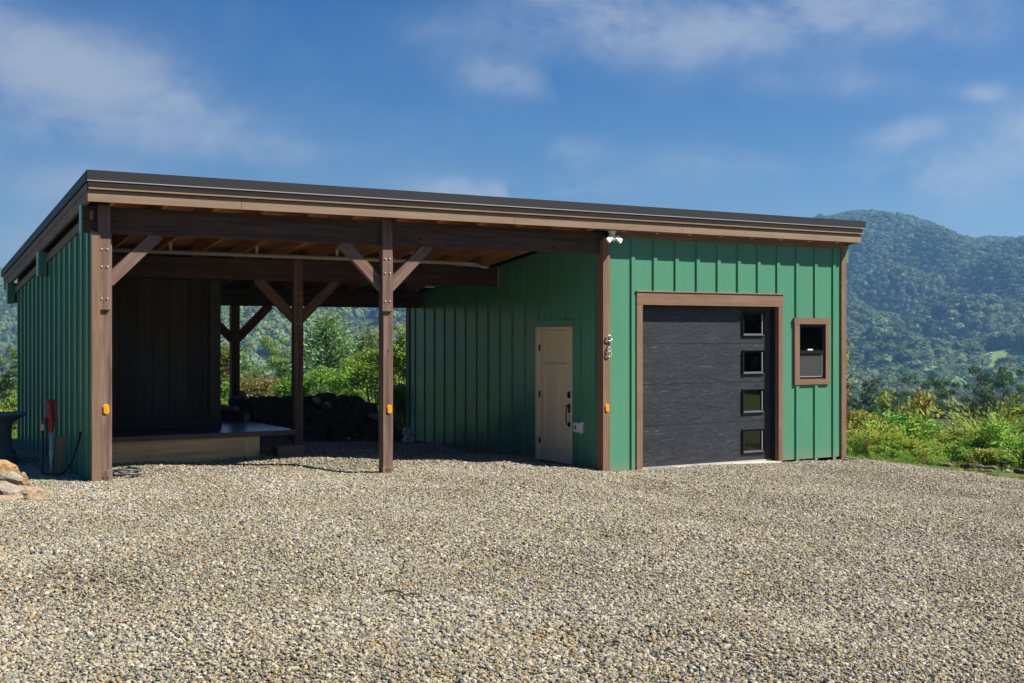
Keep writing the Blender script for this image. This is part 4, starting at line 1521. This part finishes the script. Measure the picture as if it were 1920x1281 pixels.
for k, (px, py, d, lab) in enumerate(((456, 742, 19.5, 'pale split log on top of the stack right of the rear post'), (592, 752, 20.2, 'pale split log on top of the stack right of the middle post'),
                                      (609, 760, 20.3, 'narrow pale split log beside the one behind the middle post'), (457, 781, 19.3, 'pale split log low at the left end of the stack'),
                                      (430, 768, 19.3, 'pale split log leaning between the store and the rear post'), (703, 780, 20.8, 'pale split log on the right slope of the stack'))):
    p = at(px, d, zpx(py, d))
    o = link('log', LOGSP[k % 2], None, p, (rngl.uniform(-.5, .1), rngl.uniform(0, 3), rngl.uniform(-.9, .9)), (.6, .75, .6))
    tag(o, lab, 'log', 'pale logs on the firewood stack')
# white plastic sheet slumped at the back corner of the garage
gxs = np.linspace(-.10, .10, 7)
gys = np.linspace(0, .30, 8)
A, B_ = np.meshgrid(gxs, gys)
rr = np.random.default_rng(3)
me = bpy.data.meshes.new('plastic_bag')
vv = np.stack([A + .02 * rr.normal(size=A.shape), .05 * np.sin(A * 30) + .02 * rr.normal(size=A.shape) + B_ * .2, B_], -1).reshape(-1, 3)
i = np.arange(56).reshape(8, 7)
q = np.stack([i[:-1, :-1], i[:-1, 1:], i[1:, 1:], i[1:, :-1]], -1).reshape(-1, 4)
me.from_pydata(vv.tolist(), [], q.tolist())
me.materials.append(WHITE)
tag(link('plastic_bag', me, None, (-.60, 5.32, yz(-.6, 5.32)), (0, 0, -.4)), 'crumpled white plastic bag at the back end of the partition wall', 'bag')

# ------------------------------------------------------------------ right-hand border bits
tag(MB().box(-.14, .14, -.04, .04, 0, .022).build('siding_offcut', GREEN, None, loc=(4.86, -.16, yz(4.86, -.16) + .02)), 'green siding offcut lying at the right corner of the garage', 'offcut').rotation_euler = (.06, .12, -.35)
pl_ = thing('path_light', 'small black solar path light at the right border of the gravel', 'path light', at(1878, 19.0, 0) + Vector((0, 0, zpx(884, 19.0))))
MB().tube([(0, 0, -.1), (0, 0, .07)], .010, 8).build('stake', BLACK, pl_)
MB().lathe([(.032, .07), (.04, .08), (.04, .125), (.034, .13)], 12).build('lens', SCREEN, pl_)
MB().lathe([(.062, .13), (.062, .148), (.02, .17)], 12).build('cap', BLACK, pl_)
def bordr(px, py, d):
    d -= .45
    p = at(px, d)
    return Vector((p.x, p.y, max(zpx(py, d), gz(p.x, p.y) + .02)))
def timber(px0, py0, d0, px1, py1, d1, r_, m, lab, nm='border_log'):
    a, b_ = bordr(px0, py0, d0), bordr(px1, py1, d1)
    pts = [a.lerp(b_, t / 5) + Vector((0, 0, .01 * math.sin(t * 2.1))) for t in range(6)]
    tag(MB().tube(pts, [r_ * .85, r_, r_ * 1.05, r_, r_ * .95, r_ * .8], 9).build(nm, m), lab, 'log', 'logs edging the gravel')
timber(1756, 869, 20.6, 1786, 874, 20.2, .035, DRIFT, 'pale barkless log edging the gravel in the middle of the border')
timber(1830, 875, 20.0, 1870, 878, 19.6, .030, DRIFT, 'thin weathered rail in the border left of the path light')
timber(1834, 882, 19.5, 1862, 884, 19.3, .022, DRIFT, 'short stick in front of the weathered rail')
timber(1903, 883, 19.2, 1945, 889, 18.8, .045, BARK, 'dark log at the right edge of the border')
timber(1804, 874, 20.2, 1822, 874, 20.0, .045, BARK, 'dark stump log beside the weathered rail')
for (px, py, d, s_, sd, m, lab) in ((1617, 862, 21.2, (.09, .07, .055), 31, ROCK_GREY, 'grey stone in the dry grass by the garage corner'), (1738, 870, 20.7, (.07, .06, .05), 33, DARKSTONE, 'dark stone at the border left of the pale log'),
                                (1890, 883, 19.3, (.09, .07, .05), 35, ROCK_GREY, 'grey stone right of the path light'), (1724, 872, 20.5, (.04, .035, .03), 37, ROCK_ORANGE, 'small orange stone at the gravel border')):
    o = rock(bordr(px, py, d), s_, sd, m, lab)
    o['group'] = 'stones along the right border'
rtw = random.Random(8)
for k, (px, py, d, L) in enumerate(((738, 1145, 8.6, .14), (770, 1152, 8.5, .16), (905, 872, 15.9, .5), (880, 875, 15.7, .35))):
    p = at(px, d)
    z = yz(p.x, p.y) + .025
    a = rtw.uniform(-.4, .4) - .5
    if k < 2:
        lab = ('brown twig lying in the gravel nearer the left', 'rust brown twig lying right of another twig in the gravel')[k]
        tag(MB().tube([(-L / 2, 0, .004), (0, .012, .012), (L / 2, -.004, .004)], [.006, .009, .004], 6).build('twig', BARK, None, loc=(p.x, p.y, z)), lab, 'twig').rotation_euler = (0, 0, a)

# ------------------------------------------------------------------ plants
def leaf_mesh(name, parts, mats):
    """parts: list of (verts, faces, material index)"""
    vs, fs, mi = [], [], []
    for v, f, k in parts:
        b = sum(len(q) for q in vs)
        vs.append(np.asarray(v, float))
        fs += [tuple(int(i) + b for i in q) for q in f]
        mi += [k] * len(f)
    me = bpy.data.meshes.new(name)
    me.from_pydata(np.concatenate(vs).tolist(), [], fs)
    for m in mats:
        me.materials.append(m)
    me.polygons.foreach_set('material_index', mi)
    me.update()
    return me


def stem_part(paths, n=5):
    m = MB()
    for pts, r in paths:
        m.tube(pts, r, n)
    return np.array(m.v), m.f


def broadleaf(seed, nclump=34, nleaf=10000, size=.023, squash=.95, spread=.36):
    """unit-height tree: crown leaves and trunk with limbs, as two meshes' data"""
    r = np.random.default_rng(seed)
    cl, paths = [], []
    top = Vector((r.normal() * .02, r.normal() * .02, .62))
    paths.append(([(0, 0, -.06), (0, 0, .15), tuple(top * .6), tuple(top)], [.028, .022, .016, .008]))
    for k in range(nclump):
        a, t = r.uniform(0, 6.28), r.uniform(0, 1)
        h = .24 + .70 * t
        w = spread * math.sin(math.pi * min(1, .18 + .80 * (1 - abs(t - .38) / .75))) * r.uniform(.35, 1.0)
        rad = r.uniform(.075, .135) * (1 - .35 * t)
        p = (math.cos(a) * w, math.sin(a) * w, h)
        cl.append((*p, rad, rad * r.uniform(.65, .95) * squash))
        if k % 2 == 0:
            b0 = Vector((0, 0, max(.16, h * .55)))
            paths.append(([tuple(b0), tuple(b0.lerp(Vector(p), .5) + Vector((0, 0, -.02))), p], [.011, .007, .003]))
    lv = crown_leaves(r, cl, nleaf, size, .62, .35)
    return lv, stem_part(paths)


def pine_data(seed, nleaf=24000):
    """soft white pine of unit height: whorled boughs carrying long needle tufts"""
    r = np.random.default_rng(seed)
    paths = [([(0, 0, -.05), (0, 0, .4), (.005, 0, .7), (0, 0, .98)], [.022, .015, .009, .003])]
    P, Nn = [], []
    for k in range(88):
        t = (k + r.uniform(0, 1)) / 88
        h = .06 + .92 * t
        L = (.36 * (1 - t) ** .75 + .035) * r.uniform(.7, 1.12)
        a = r.uniform(0, 6.28)
        rise = r.uniform(.05, .35) * L
        end = np.array([math.cos(a) * L, math.sin(a) * L, h + rise])
        paths.append(([(0, 0, h), tuple(np.array([math.cos(a) * L * .5, math.sin(a) * L * .5, h + rise * .3])), tuple(end)], [.006, .004, .002]))
        m = int(nleaf * L / 88 / .19)
        u = r.uniform(.25, 1.04, m)
        c = np.stack([math.cos(a) * L * u, math.sin(a) * L * u, h + rise * u ** 1.6], 1)
        c += r.normal(size=(m, 3)) * np.array([.030, .030, .024]) * (1 + L)
        P.append(c)
        d = np.stack([np.full(m, math.cos(a)), np.full(m, math.sin(a)), np.full(m, .5)], 1) + r.normal(size=(m, 3)) * .6
        Nn.append(d)
    P, Nn = np.concatenate(P), np.concatenate(Nn)
    Nn /= np.linalg.norm(Nn, axis=1, keepdims=True)
    nr = np.cross(Nn, unit(r, len(P)))
    nr /= np.linalg.norm(nr, axis=1, keepdims=True)
    # needles point outward: build tufts along Nn
    s = np.cross(Nn, nr)
    L = r.uniform(.014, .030, len(P))[:, None]
    v = np.stack([P - Nn * L * .3, P + s * L * .17, P + Nn * L, P - s * L * .17], 1).reshape(-1, 3)
    i = np.arange(len(P))[:, None] * 4
    return (v, np.concatenate([i, i + 1, i + 2, i + 3], 1)), stem_part(paths)


def tree_thing(name, label, cat, crown_me, trunk_me, loc, h, w, rz, group):
    t = thing(name, label, cat, loc, rz, group)
    t.scale = (w, w, h)
    link('crown', crown_me, t)
    link('trunk', trunk_me, t)
    return t


def mesh_pair(data, leafm, nm):
    (lv, lf), (tv, tf) = data
    return leaf_mesh(nm + '_crown', [(lv, lf, 0)], [leafm]), leaf_mesh(nm + '_trunk', [(tv, tf, 0)], [BARK])


OAKS = [mesh_pair(broadleaf(300 + k), OAK_LEAF, 'oak') for k in range(5)]
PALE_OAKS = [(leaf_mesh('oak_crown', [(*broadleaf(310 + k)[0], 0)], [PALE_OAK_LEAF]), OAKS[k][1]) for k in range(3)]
PINES = [mesh_pair(pine_data(330 + k), PINE_LEAF, 'pine') for k in range(2)]
# two soft pines seen through the carport
for k, (px, T, py, w, lab) in enumerate(((612, 44, 588, 6.6, 'tall soft green pine seen through the carport right of the middle post'),
                                         (690, 50, 618, 7.0, 'second soft pine seen through the carport left of the free standing post'))):
    p = at(px, T)
    g = gz(p.x, p.y)
    h = zpx(py, T) - g
    tree_thing('pine_tree', lab, 'pine tree', *PINES[k], (p.x, p.y, g), h, max(w, h * .72), k * 2.1, 'pines behind the carport')
# broadleaf trees on the slope to the right and behind
ROW = [(1602, 150, 732), (1630, 170, 700), (1668, 140, 744), (1700, 155, 728), (1736, 145, 694), (1768, 135, 706), (1800, 160, 724), (1830, 140, 708),
       (1852, 172, 674), (1884, 165, 680), (1912, 125, 716)]
ORD = ['first', 'second', 'third', 'fourth', 'fifth', 'sixth', 'seventh', 'eighth', 'ninth', 'tenth', 'eleventh']
MID = [(px, T, py, 'dark oak beyond the weedy border, %s from the garage corner in the row' % ORD[k]) for k, (px, T, py) in enumerate(ROW)]
MID += [
       (534, 72, 622, 'dark oak seen through the carport just left of the middle post'), (505, 95, 664, 'spreading oak in the valley seen between the rear and middle posts'),
       (466, 105, 672, 'pale green oak in the valley right of the rear post'), (432, 88, 640, 'oak in the valley between the store and the rear post'),
       (745, 70, 634, 'oak seen between the free standing post and the partition wall'), (655, 85, 640, 'oak seen between the two pines'),
       (12, 95, 640, 'oak seen left of the green end wall')]
for k, (px, T, py, lab) in enumerate(MID):
    p = at(px, T)
    g = gz(p.x, p.y)
    h = max(zpx(py, T) - g, 4.)
    wv = min(h * 1.15, ((135 if px > 800 else 88) + 34 * math.sin(k * 2.3)) / F_PX * T * (1.0 if px > 800 else 1.6))
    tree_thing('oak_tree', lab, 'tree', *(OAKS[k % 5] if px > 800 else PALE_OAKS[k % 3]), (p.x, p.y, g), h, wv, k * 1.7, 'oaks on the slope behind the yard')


def shrub(px, T, py, wpx, leafm, lab, k=0, group='shrubs behind the carport', size=.062):
    """rounded shrub of many leafy clumps, built at its own size"""
    p = at(px, T)
    g = gz(p.x, p.y)
    h = max(zpx(py, T) - g, .35)
    w = wpx / F_PX * T / 2
    r = np.random.default_rng(400 + int(px) + k)
    q0 = min(.24, .36 * w + .03)
    nc = int(np.clip(2.2 * w * w * 3 / q0 ** 2 * (.5 + h / (2 * w) * .5), 14, 90))
    cl, paths = [], []
    for c in range(nc):
        a, t = r.uniform(0, 6.28), r.uniform(0, 1) ** .75
        rad = w * (math.sqrt(max(0, 1 - (t - .30) ** 2 / .62))) * r.uniform(.25, .92)
        q = q0 * r.uniform(.7, 1.2)
        c3 = (math.cos(a) * rad, math.sin(a) * rad, min(.08 * h + .86 * h * t, h - q * .8))
        cl.append((*c3, q, q * .85))
        if c % 3 == 0:
            paths.append(([(r.normal() * .03, r.normal() * .03, -.05), (c3[0] * .5, c3[1] * .5, c3[2] * .55), c3], [.013, .008, .003]))
    nl = int(np.clip(95 * nc * (q0 / .18) ** 2, 900, 6500))
    lv, lf = crown_leaves(r, cl, nl, size, .6, .30, .5)
    tv, tf = stem_part(paths)
    t = thing('shrub', lab, 'shrub', (p.x, p.y, g), 0, group)
    link('leaves', leaf_mesh('shrub_leaves', [(lv, lf, 0)], [leafm]), t)
    link('stems', leaf_mesh('shrub_stems', [(tv, tf, 0)], [BARK]), t)
    return t
SH_G = [SHRUB_LEAF] * 3
SH_R = [RED_LEAF] * 2
SH_Y = [YELLOW_LEAF] * 2
for k, (px, T, py, wpx, pair, lab) in enumerate((
        (482, 26.5, 703, 150, SH_R[0], 'rounded pinkish green shrub above the firewood between the rear and middle posts'),
        (424, 27.0, 640, 75, SH_R[1], 'tall reddish shrub between the store wall and the rear post'),
        (420, 25.2, 712, 70, SH_G[0], 'low yellow green shrub at the left end of the firewood'),
        (618, 25.6, 684, 140, SH_G[1], 'bright green shrub above the firewood just right of the middle post'),
        (668, 26.5, 668, 100, SH_G[2], 'green shrub behind the firewood, middle one right of the middle post'),
        (705, 25.0, 652, 120, SH_G[0], 'tall yellow green shrub left of the free standing post'),
        (752, 24.8, 606, 75, SH_G[1], 'tall leafy shrub against the end of the partition wall'),
        (745, 23.6, 720, 80, SH_G[2], 'low green shrub at the right end of the firewood'),
        (552, 25.5, 700, 90, SH_G[0], 'green shrub hidden behind the middle post'),
        (24, 25.0, 738, 60, SH_G[1], 'leafy shrub between the pedestal and the end wall'),
        (-20, 24.0, 762, 90, SH_Y[0], 'yellowing shrub behind the pedestal'))):
    shrub(px, T, py, wpx, pair, lab, k)

# --- border plants
def fern_data(seed, nfr=11, L=.9, leaf=.085):
    """clump of arching fronds with paired leaflets, unit height about 1"""
    r = np.random.default_rng(seed)
    P, D_, Nn, S_ = [], [], [], []
    paths = []
    for k in range(nfr):
        a = r.uniform(0, 6.28)
        lean = r.uniform(.25, .85)
        ln = L * r.uniform(.6, 1.1)
        pts = []
        for t in np.linspace(0, 1, 14):
            out = lean * ln * t ** 1.5
            up = ln * (t - .42 * lean * t ** 2.4)
            pts.append(np.array([math.cos(a) * out, math.sin(a) * out, up]))
        paths.append(([tuple(q) for q in pts[::3]], [.008, .006, .005, .004, .003][:len(pts[::3])]))
        for sub in range(3, 14):
            d = pts[sub] - pts[sub - 1]
            d /= np.linalg.norm(d)
            side = np.cross(d, [0, 0, 1.0])
            side /= np.linalg.norm(side) + 1e-6
            nrm = np.cross(side, d)
            for sg in (-1, 1):
                wl = .30 * math.sin(math.pi * min(1, (sub - 1) / 13.5)) * ln
                for q in np.linspace(.15, 1, 6):
                    P.append(pts[sub] + side * sg * wl * q - nrm * .10 * wl * q * q + r.normal(size=3) * .012)
                    dd_ = side * sg * .55 + d * .8 + r.normal(size=3) * .22
                    D_.append(dd_)
                    Nn.append(nrm + r.normal(size=3) * .4)
                    S_.append(leaf * r.uniform(.7, 1.2) * (.65 + .5 * (1 - q)))
    P, D_, Nn, S_ = map(np.array, (P, D_, Nn, S_))
    D_ /= np.linalg.norm(D_, axis=1, keepdims=True)
    s = np.cross(D_, Nn)
    s /= np.linalg.norm(s, axis=1, keepdims=True) + 1e-6
    Lh = S_[:, None]
    v = np.stack([P - D_ * Lh * .2, P + s * Lh * .16, P + D_ * Lh * .8, P - s * Lh * .16], 1).reshape(-1, 3)
    i = np.arange(len(P))[:, None] * 4
    return (v, np.concatenate([i, i + 1, i + 2, i + 3], 1)), stem_part(paths, 4)


def sapling_data(seed, nb=9, leaf=.11):
    """slim upright stem, short side twigs, large sparse leaves; unit height"""
    r = np.random.default_rng(seed)
    paths, P, Nn = [], [], []
    bend = r.normal(size=2) * .12
    def sp_(t):
        return np.array([bend[0] * t * t, bend[1] * t * t, t])
    paths.append(([tuple(sp_(t)) for t in (-.03, .25, .5, .75, 1)], [.013, .011, .008, .006, .003]))
    for k in range(nb):
        t = .22 + .75 * (k + r.uniform(0, 1)) / nb
        a = r.uniform(0, 6.28)
        ln = .34 * (1.15 - t) * r.uniform(.6, 1.2) + .06
        b0, e = sp_(t), sp_(t) + np.array([math.cos(a) * ln, math.sin(a) * ln, ln * .55])
        paths.append(([tuple(b0), tuple((b0 + e) / 2 + [0, 0, -.01]), tuple(e)], [.006, .004, .002]))
        m = r.integers(7, 13)
        u = r.uniform(.25, 1.1, m)[:, None]
        c = b0 + (e - b0) * u + r.normal(size=(m, 3)) * .045
        P.append(c)
        Nn.append(unit(r, m) * .8 + np.array([0, 0, .6]))
    m = 8
    P.append(sp_(1.0) + r.normal(size=(m, 3)) * .05)
    Nn.append(unit(r, m) + np.array([0, 0, .4]))
    P, Nn = np.concatenate(P), np.concatenate(Nn)
    Nn /= np.linalg.norm(Nn, axis=1, keepdims=True)
    return leaf_quads(r, P, Nn, leaf, .7), stem_part(paths, 5)


def tuft_data(seed, n=110, spread=.16, lean=.45):
    """grass tuft of unit height: tapering bent blades"""
    r = np.random.default_rng(seed)
    vs, fs = [], []
    for k in range(n):
        a, d0 = r.uniform(0, 6.28), spread * math.sqrt(r.uniform(0, 1))
        base = np.array([math.cos(a) * d0, math.sin(a) * d0, -.02])
        a2 = a + r.normal() * .8
        L, ln, w = r.uniform(.5, 1.08), lean * r.uniform(.1, 1.1), r.uniform(.008, .016)
        sd = np.array([-math.sin(a2), math.cos(a2), 0]) * w
        di = np.array([math.cos(a2), math.sin(a2), 0])
        pts = [base + di * (ln * L * t ** 2) + np.array([0, 0, L * (t - .28 * ln * t ** 3)]) for t in (0, .4, .75, 1)]
        b = len(vs)
        for t, q in zip((1, .85, .55), pts[:3]):
            vs += [q - sd * t, q + sd * t]
        vs.append(pts[3])
        fs += [(b, b + 1, b + 3, b + 2), (b + 2, b + 3, b + 5, b + 4), (b + 4, b + 5, b + 6)]
    return np.array(vs), fs


def plant(name, cat, lab, data, leafm, px, T, py_top, wk=1.0, rz=0., group='plants along the right border', py_base=None, stemm=None):
    p = at(px, T)
    g = gz(p.x, p.y) if py_base is None else zpx(py_base, T)
    h = max(zpx(py_top, T) - g, .15) * (1.05 if cat == 'plant' else 1)
    t = thing(name, lab, cat, (p.x, p.y, g), rz, group)
    t.scale = (h * wk, h * wk, h)
    (lv, lf), (tv, tf) = data
    link('leaves', leaf_mesh(name + '_leaves', [(lv, lf, 0)], [leafm]), t)
    link('stems', leaf_mesh(name + '_stems', [(tv, tf, 0)], [stemm or BARK]), t)
    return t
STEMG = mat('green_stem', (.10, .13, .03), .6, .2)
STEMR = mat('reddish_stem', (.16, .07, .03), .6, .2)
FERNS = [(1622, 21.8, 762, 1.0, 'feathery green plant right of the garage corner'), (1652, 22.6, 752, 1.1, 'tall feathery plant in the left part of the border'),
         (1690, 22.0, 768, 1.2, 'wide pale feathery plant in the middle of the border'), (1716, 21.4, 790, 1.2, 'arching feathery plant below the reddish sapling'),
         (1752, 21.6, 806, 1.1, 'low feathery plant above the pale border log'), (1842, 21.6, 766, 1.0, 'upright feathery plant left of the tallest one at the right'),
         (1862, 21.2, 733, .9, 'tallest bright feathery plant near the right edge'), (1886, 20.9, 778, 1.1, 'feathery plant right of the tallest one'),
         (1912, 20.6, 772, 1.1, 'pale feathery plant at the right edge'), (1880, 20.4, 818, 1.2, 'low yellow feathery plant above the path light'),
         (1800, 21.0, 812, 1.0, 'feathery plant above the dark stump log'), (1598, 21.2, 790, .9, 'feathery plant against the garage corner')]
for k, (px, T, py, wk, lab) in enumerate(FERNS):
    plant('feathery_plant', 'plant', lab, fern_data(500 + k, 12, .98), FERN_LEAF if k % 3 else YELLOW_LEAF, px, T, py, wk, k * 1.1, stemm=STEMG)
SAPS = [(1661, 23.2, 744, .75, YELLOW_LEAF, 'slim yellowing sapling with reddish stem in the left part of the border'), (1692, 23.6, 742, .7, YELLOW_LEAF, 'slim sapling right of the taller yellowing one'),
        (1731, 23.0, 748, .9, YELLOW_LEAF, 'yellow leaved sapling on reddish stems in the middle of the border'), (1830, 24.0, 755, .7, OAK_LEAF, 'green sapling against the dark oaks at the right'),
        (1590, 21.9, 655, .5, YELLOW_LEAF, 'tall sapling peeping out behind the right corner of the garage'), (1768, 22.0, 800, .9, SHRUB_LEAF, 'leafy green sapling above the pale border log')]
for k, (px, T, py, wk, lm, lab) in enumerate(SAPS):
    plant('sapling', 'sapling', lab, sapling_data(540 + k, 17, .075 if k != 4 else .05), lm, px, T, py, wk, k * 2.0, stemm=STEMR)
SHR = [(1612, 23.0, 770, 90, SH_Y[0], 'yellowing shrub in the border beside the garage corner'), (1640, 23.4, 780, 100, SH_G[0], 'green shrub behind the feathery plants near the garage'),
       (1705, 23.4, 775, 110, SH_G[1], 'green shrub behind the wide feathery plant'), (1775, 22.6, 815, 90, SH_G[2], 'green leafy shrub in the middle of the border'),
       (1815, 22.2, 800, 90, SH_Y[1], 'yellow green shrub right of the middle of the border'), (1860, 22.4, 790, 110, SH_G[0], 'green shrub behind the tallest feathery plant'),
       (1905, 22.0, 785, 110, SH_G[1], 'green shrub at the right edge behind the feathery plants'), (1718, 20.9, 843, 50, SH_Y[0], 'small golden shrub at the gravel border'),
       (1850, 20.2, 842, 60, SH_Y[1], 'small bronze yellow shrub left of the path light')]
for k, (px, T, py, wpx, pair, lab) in enumerate(SHR):
    shrub(px, T, py, wpx, pair, lab, k + 20, 'shrubs in the right border')
TUFTS = [(1622, 21.3, 812, .55, DRY_LEAF, 'dry straw coloured grass tuft by the garage corner'), (1634, 21.1, 826, .5, DRY_LEAF, 'smaller dry grass tuft behind the grey stone'),
         (1822, 20.5, 828, .6, GRASS_LEAF, 'tall green grass tuft above the weathered rail'), (1800, 20.7, 838, .5, GRASS_LEAF, 'green grass tuft left of the tallest grass'),
         (1733, 20.9, 838, .5, DRY_LEAF, 'pale dry grass tuft above the dark stone'), (1760, 20.6, 846, .5, GRASS_LEAF, 'short grass tuft behind the pale log'),
         (1880, 19.4, 868, .9, GRASS_LEAF, 'bright short grass in front of the path light'), (1905, 19.0, 874, .9, GRASS_LEAF, 'bright short grass at the right edge of the gravel'),
         (1835, 19.7, 862, .7, GRASS_LEAF, 'short grass tuft in front of the weathered rail'), (1690, 21.0, 850, .6, GRASS_LEAF, 'short grass tuft left of the dark border stone'),
         (1862, 19.6, 872, .9, GRASS_LEAF, 'bright short grass left of the path light')]
for k, (px, T, py, wk, lm, lab) in enumerate(TUFTS):
    p = at(px, T)
    g = gz(p.x, p.y)
    h = max(zpx(py, T) - g, .12)
    o = link('grass_tuft', leaf_mesh('grass_tuft', [(*tuft_data(560 + k, 130), 0)], [lm]), None, (p.x, p.y, g), (0, 0, k), (h * wk * 1.4, h * wk * 1.4, h))
    tag(o, lab, 'grass tuft', 'grass tufts along the right border')
ar = [at(1826, 20.4, zpx(874, 20.4)), at(1836, 20.4, zpx(850, 20.4)), at(1850, 20.3, zpx(832, 20.3)), at(1866, 20.2, zpx(825, 20.2)), at(1880, 20.1, zpx(831, 20.1))]
tag(MB().tube(ar, [.014, .012, .010, .007, .004], 6).build('dead_stem', DRIFT), 'pale dead stem arching over the weathered rail', 'stem')
p = at(492, 16.55)
sg_ = link('grass_sprig', leaf_mesh('grass_sprig', [(*tuft_data(601, 16, .10, .7), 0)], [GRASS_LEAF]), None, (p.x, p.y, yz(p.x, p.y)), None, (.30, .30, .26))
tag(sg_, 'small grass sprig growing in the gravel in front of the deck', 'grass tuft')
p = at(82, 13.6)
sg_ = link('grass_sprig', leaf_mesh('grass_sprig', [(*tuft_data(602, 60, .5, .9), 0)], [GRASS_LEAF]), None, (p.x, p.y, yz(p.x, p.y)), None, (.22, .22, .06))
tag(sg_, 'low patch of grass in the gravel right of the rock pile', 'grass tuft')

# --- undergrowth filling the border and the slope behind
def herb(seed, leaf, n=90, w=.42):
    r = np.random.default_rng(seed)
    P = np.stack([r.normal(size=n) * w * .55, r.normal(size=n) * w * .55, r.uniform(.08, 1, n) ** .8], 1)
    P[:, :2] *= (1.15 - .6 * P[:, 2:3])
    nr = unit(r, n) * .7 + np.array([0, 0, .7])
    nr /= np.linalg.norm(nr, axis=1, keepdims=True)
    return leaf_quads(r, P, nr, leaf, .5)
def fl(data):
    return data[0]
UV = [(*herb(700, .16, 130), SHRUB_LEAF), (*herb(701, .13, 150), FERN_LEAF), (*herb(702, .15, 120), YELLOW_LEAF), (*fl(fern_data(703, 9, 1.0, .10)), FERN_LEAF),
      (*fl(fern_data(704, 8, .9, .09)), YELLOW_LEAF), (*tuft_data(705, 70, .25, .7), GRASS_LEAF), (*tuft_data(706, 60, .22, .6), DRY_LEAF), (*herb(707, .12, 160), OAK_LEAF)]
UV = [(np.asarray(a), [tuple(map(int, q)) for q in b_], m) for a, b_, m in UV]
rng = np.random.default_rng(77)
nU = 7600
T = 20.0 + 44 * rng.uniform(0, 1, nU) ** 1.5
px = rng.uniform(1500, 2350, nU)
x = CAM[0] + (RT[0] * (px - 960) / F_PX + FW[0]) * T
y = CAM[1] + (RT[1] * (px - 960) / F_PX + FW[1]) * T
ok = (yard_edge(x, y) < -.10) & ~((x < 5.1) & (y > -.2) & (y < 6.9))
x, y, T = x[ok], y[ok], T[ok]
dist_in = -yard_edge(x, y)
hh = np.clip(.03 + .30 * dist_in, .05, .60) * rng.uniform(.55, 1.25, len(x))
vd = rng.choice(8, len(x), p=[.19, .20, .08, .19, .05, .12, .06, .11])
low = hh < .22
vd = np.where(low & (rng.uniform(0, 1, len(x)) < .75), rng.choice([5, 5, 6, 1], len(x)), vd)
# low grass along the gravel edge
ng_ = 5200
xg = rng.uniform(4.6, 8.5, ng_)
yg = rng.uniform(-6.5, 1.5, ng_)
eg = -yard_edge(xg, yg)
okg = (eg > rng.normal(size=ng_) * .12) & (eg < .75) & ~((xg < 5.0) & (yg > -.25))
xg, yg, eg = xg[okg], yg[okg], eg[okg]
x, y = np.concatenate([x, xg]), np.concatenate([y, yg])
hh = np.concatenate([hh, rng.uniform(.03, .075, len(xg)) * (1 + .8 * np.clip(eg, 0, 1))])
vd = np.concatenate([vd, rng.choice([5, 6, 5, 5, 1], len(xg))])
# behind the building and to its left
nB2 = 2600
x2 = rng.uniform(-26, 8, nB2)
y2 = rng.uniform(-1, 30, nB2)
ok2 = ((y2 > 7.9) | (x2 < -9.2 - .2 * rng.uniform(0, 1, nB2))) & (gz(0, 0) < 99)
x2, y2 = x2[ok2], y2[ok2]
h2 = rng.uniform(.35, 1.0, len(x2)) * np.clip((y2 - 3) * .2, .35, 1)
v2 = rng.choice(8, len(x2), p=[.2, .2, .1, .12, .06, .2, .06, .06])
X_, Y_ = np.concatenate([x, x2]), np.concatenate([y, y2])
H_ = np.concatenate([hh, h2])
n = len(X_)
scatter('undergrowth', UV, np.column_stack([X_, Y_, ground_z(X_, Y_) - .01]), np.stack([rng.normal(size=n) * .12, rng.normal(size=n) * .12, rng.uniform(0, 6.28, n)], 1),
        np.stack([H_ * 1.15, H_ * 1.15, H_], 1), np.concatenate([vd, v2]), 'tangle of green and yellowing weeds covering the border and the slope')

# --- far houses
def far_house(spot, label, w, k):
    p = spot
    z = gz(p.x, p.y)
    t = thing('farmhouse', label, 'house', (p.x, p.y, z), -YAW, 'houses across the valley')
    t.scale = (k, k, k)
    t.location.z += 5 * k
    wm = mat('far_siding', (.80, .80, .78), .7, .2)
    MB().box(-w / 2, w / 2, -3.5, 3.5, -3, 4.6).build('wall', wm, t)
    MB().prism([(-4.2, 4.4), (4.2, 4.4), (0, 7.0)], 'x', -w / 2 - .4, w / 2 + .4).build('roof', METAL_EDGE, t)
    for kx in (-2.2, 0, 2.2):
        for kz in (.2, 2.6):
            box('window', BLACK, t, kx - .5, kx + .5, -3.56, -3.501, kz, kz + 1.3)
far_house(HOUSES[0][2], 'white farmhouse among the trees seen left of the free standing post', 7., HOUSES[0][3] / 1500)
far_house(HOUSES[1][2], 'tiny white shed at the top of the bright meadow on the right', 6., .28)

# ------------------------------------------------------------------ air
hz = MB().box(-4800, 4800, -4800, 4800, -61.5, 292).build('haze', None)
hz.data.materials.clear()
hm = bpy.data.materials.new('haze')
hm.use_nodes = True
nt = hm.node_tree
nt.nodes.clear()
pv = N(nt, 'ShaderNodeVolumePrincipled')
pv.inputs['Color'].default_value = (.24, .55, 1.0, 1)
pv.inputs['Density'].default_value = .00021
pv.inputs['Anisotropy'].default_value = .25
ou = N(nt, 'ShaderNodeOutputMaterial')
nt.links.new(pv.outputs[0], ou.inputs['Volume'])
hz.data.materials.append(hm)
tag(hz, 'thin blue summer haze in the valley air', None, None, 'stuff')
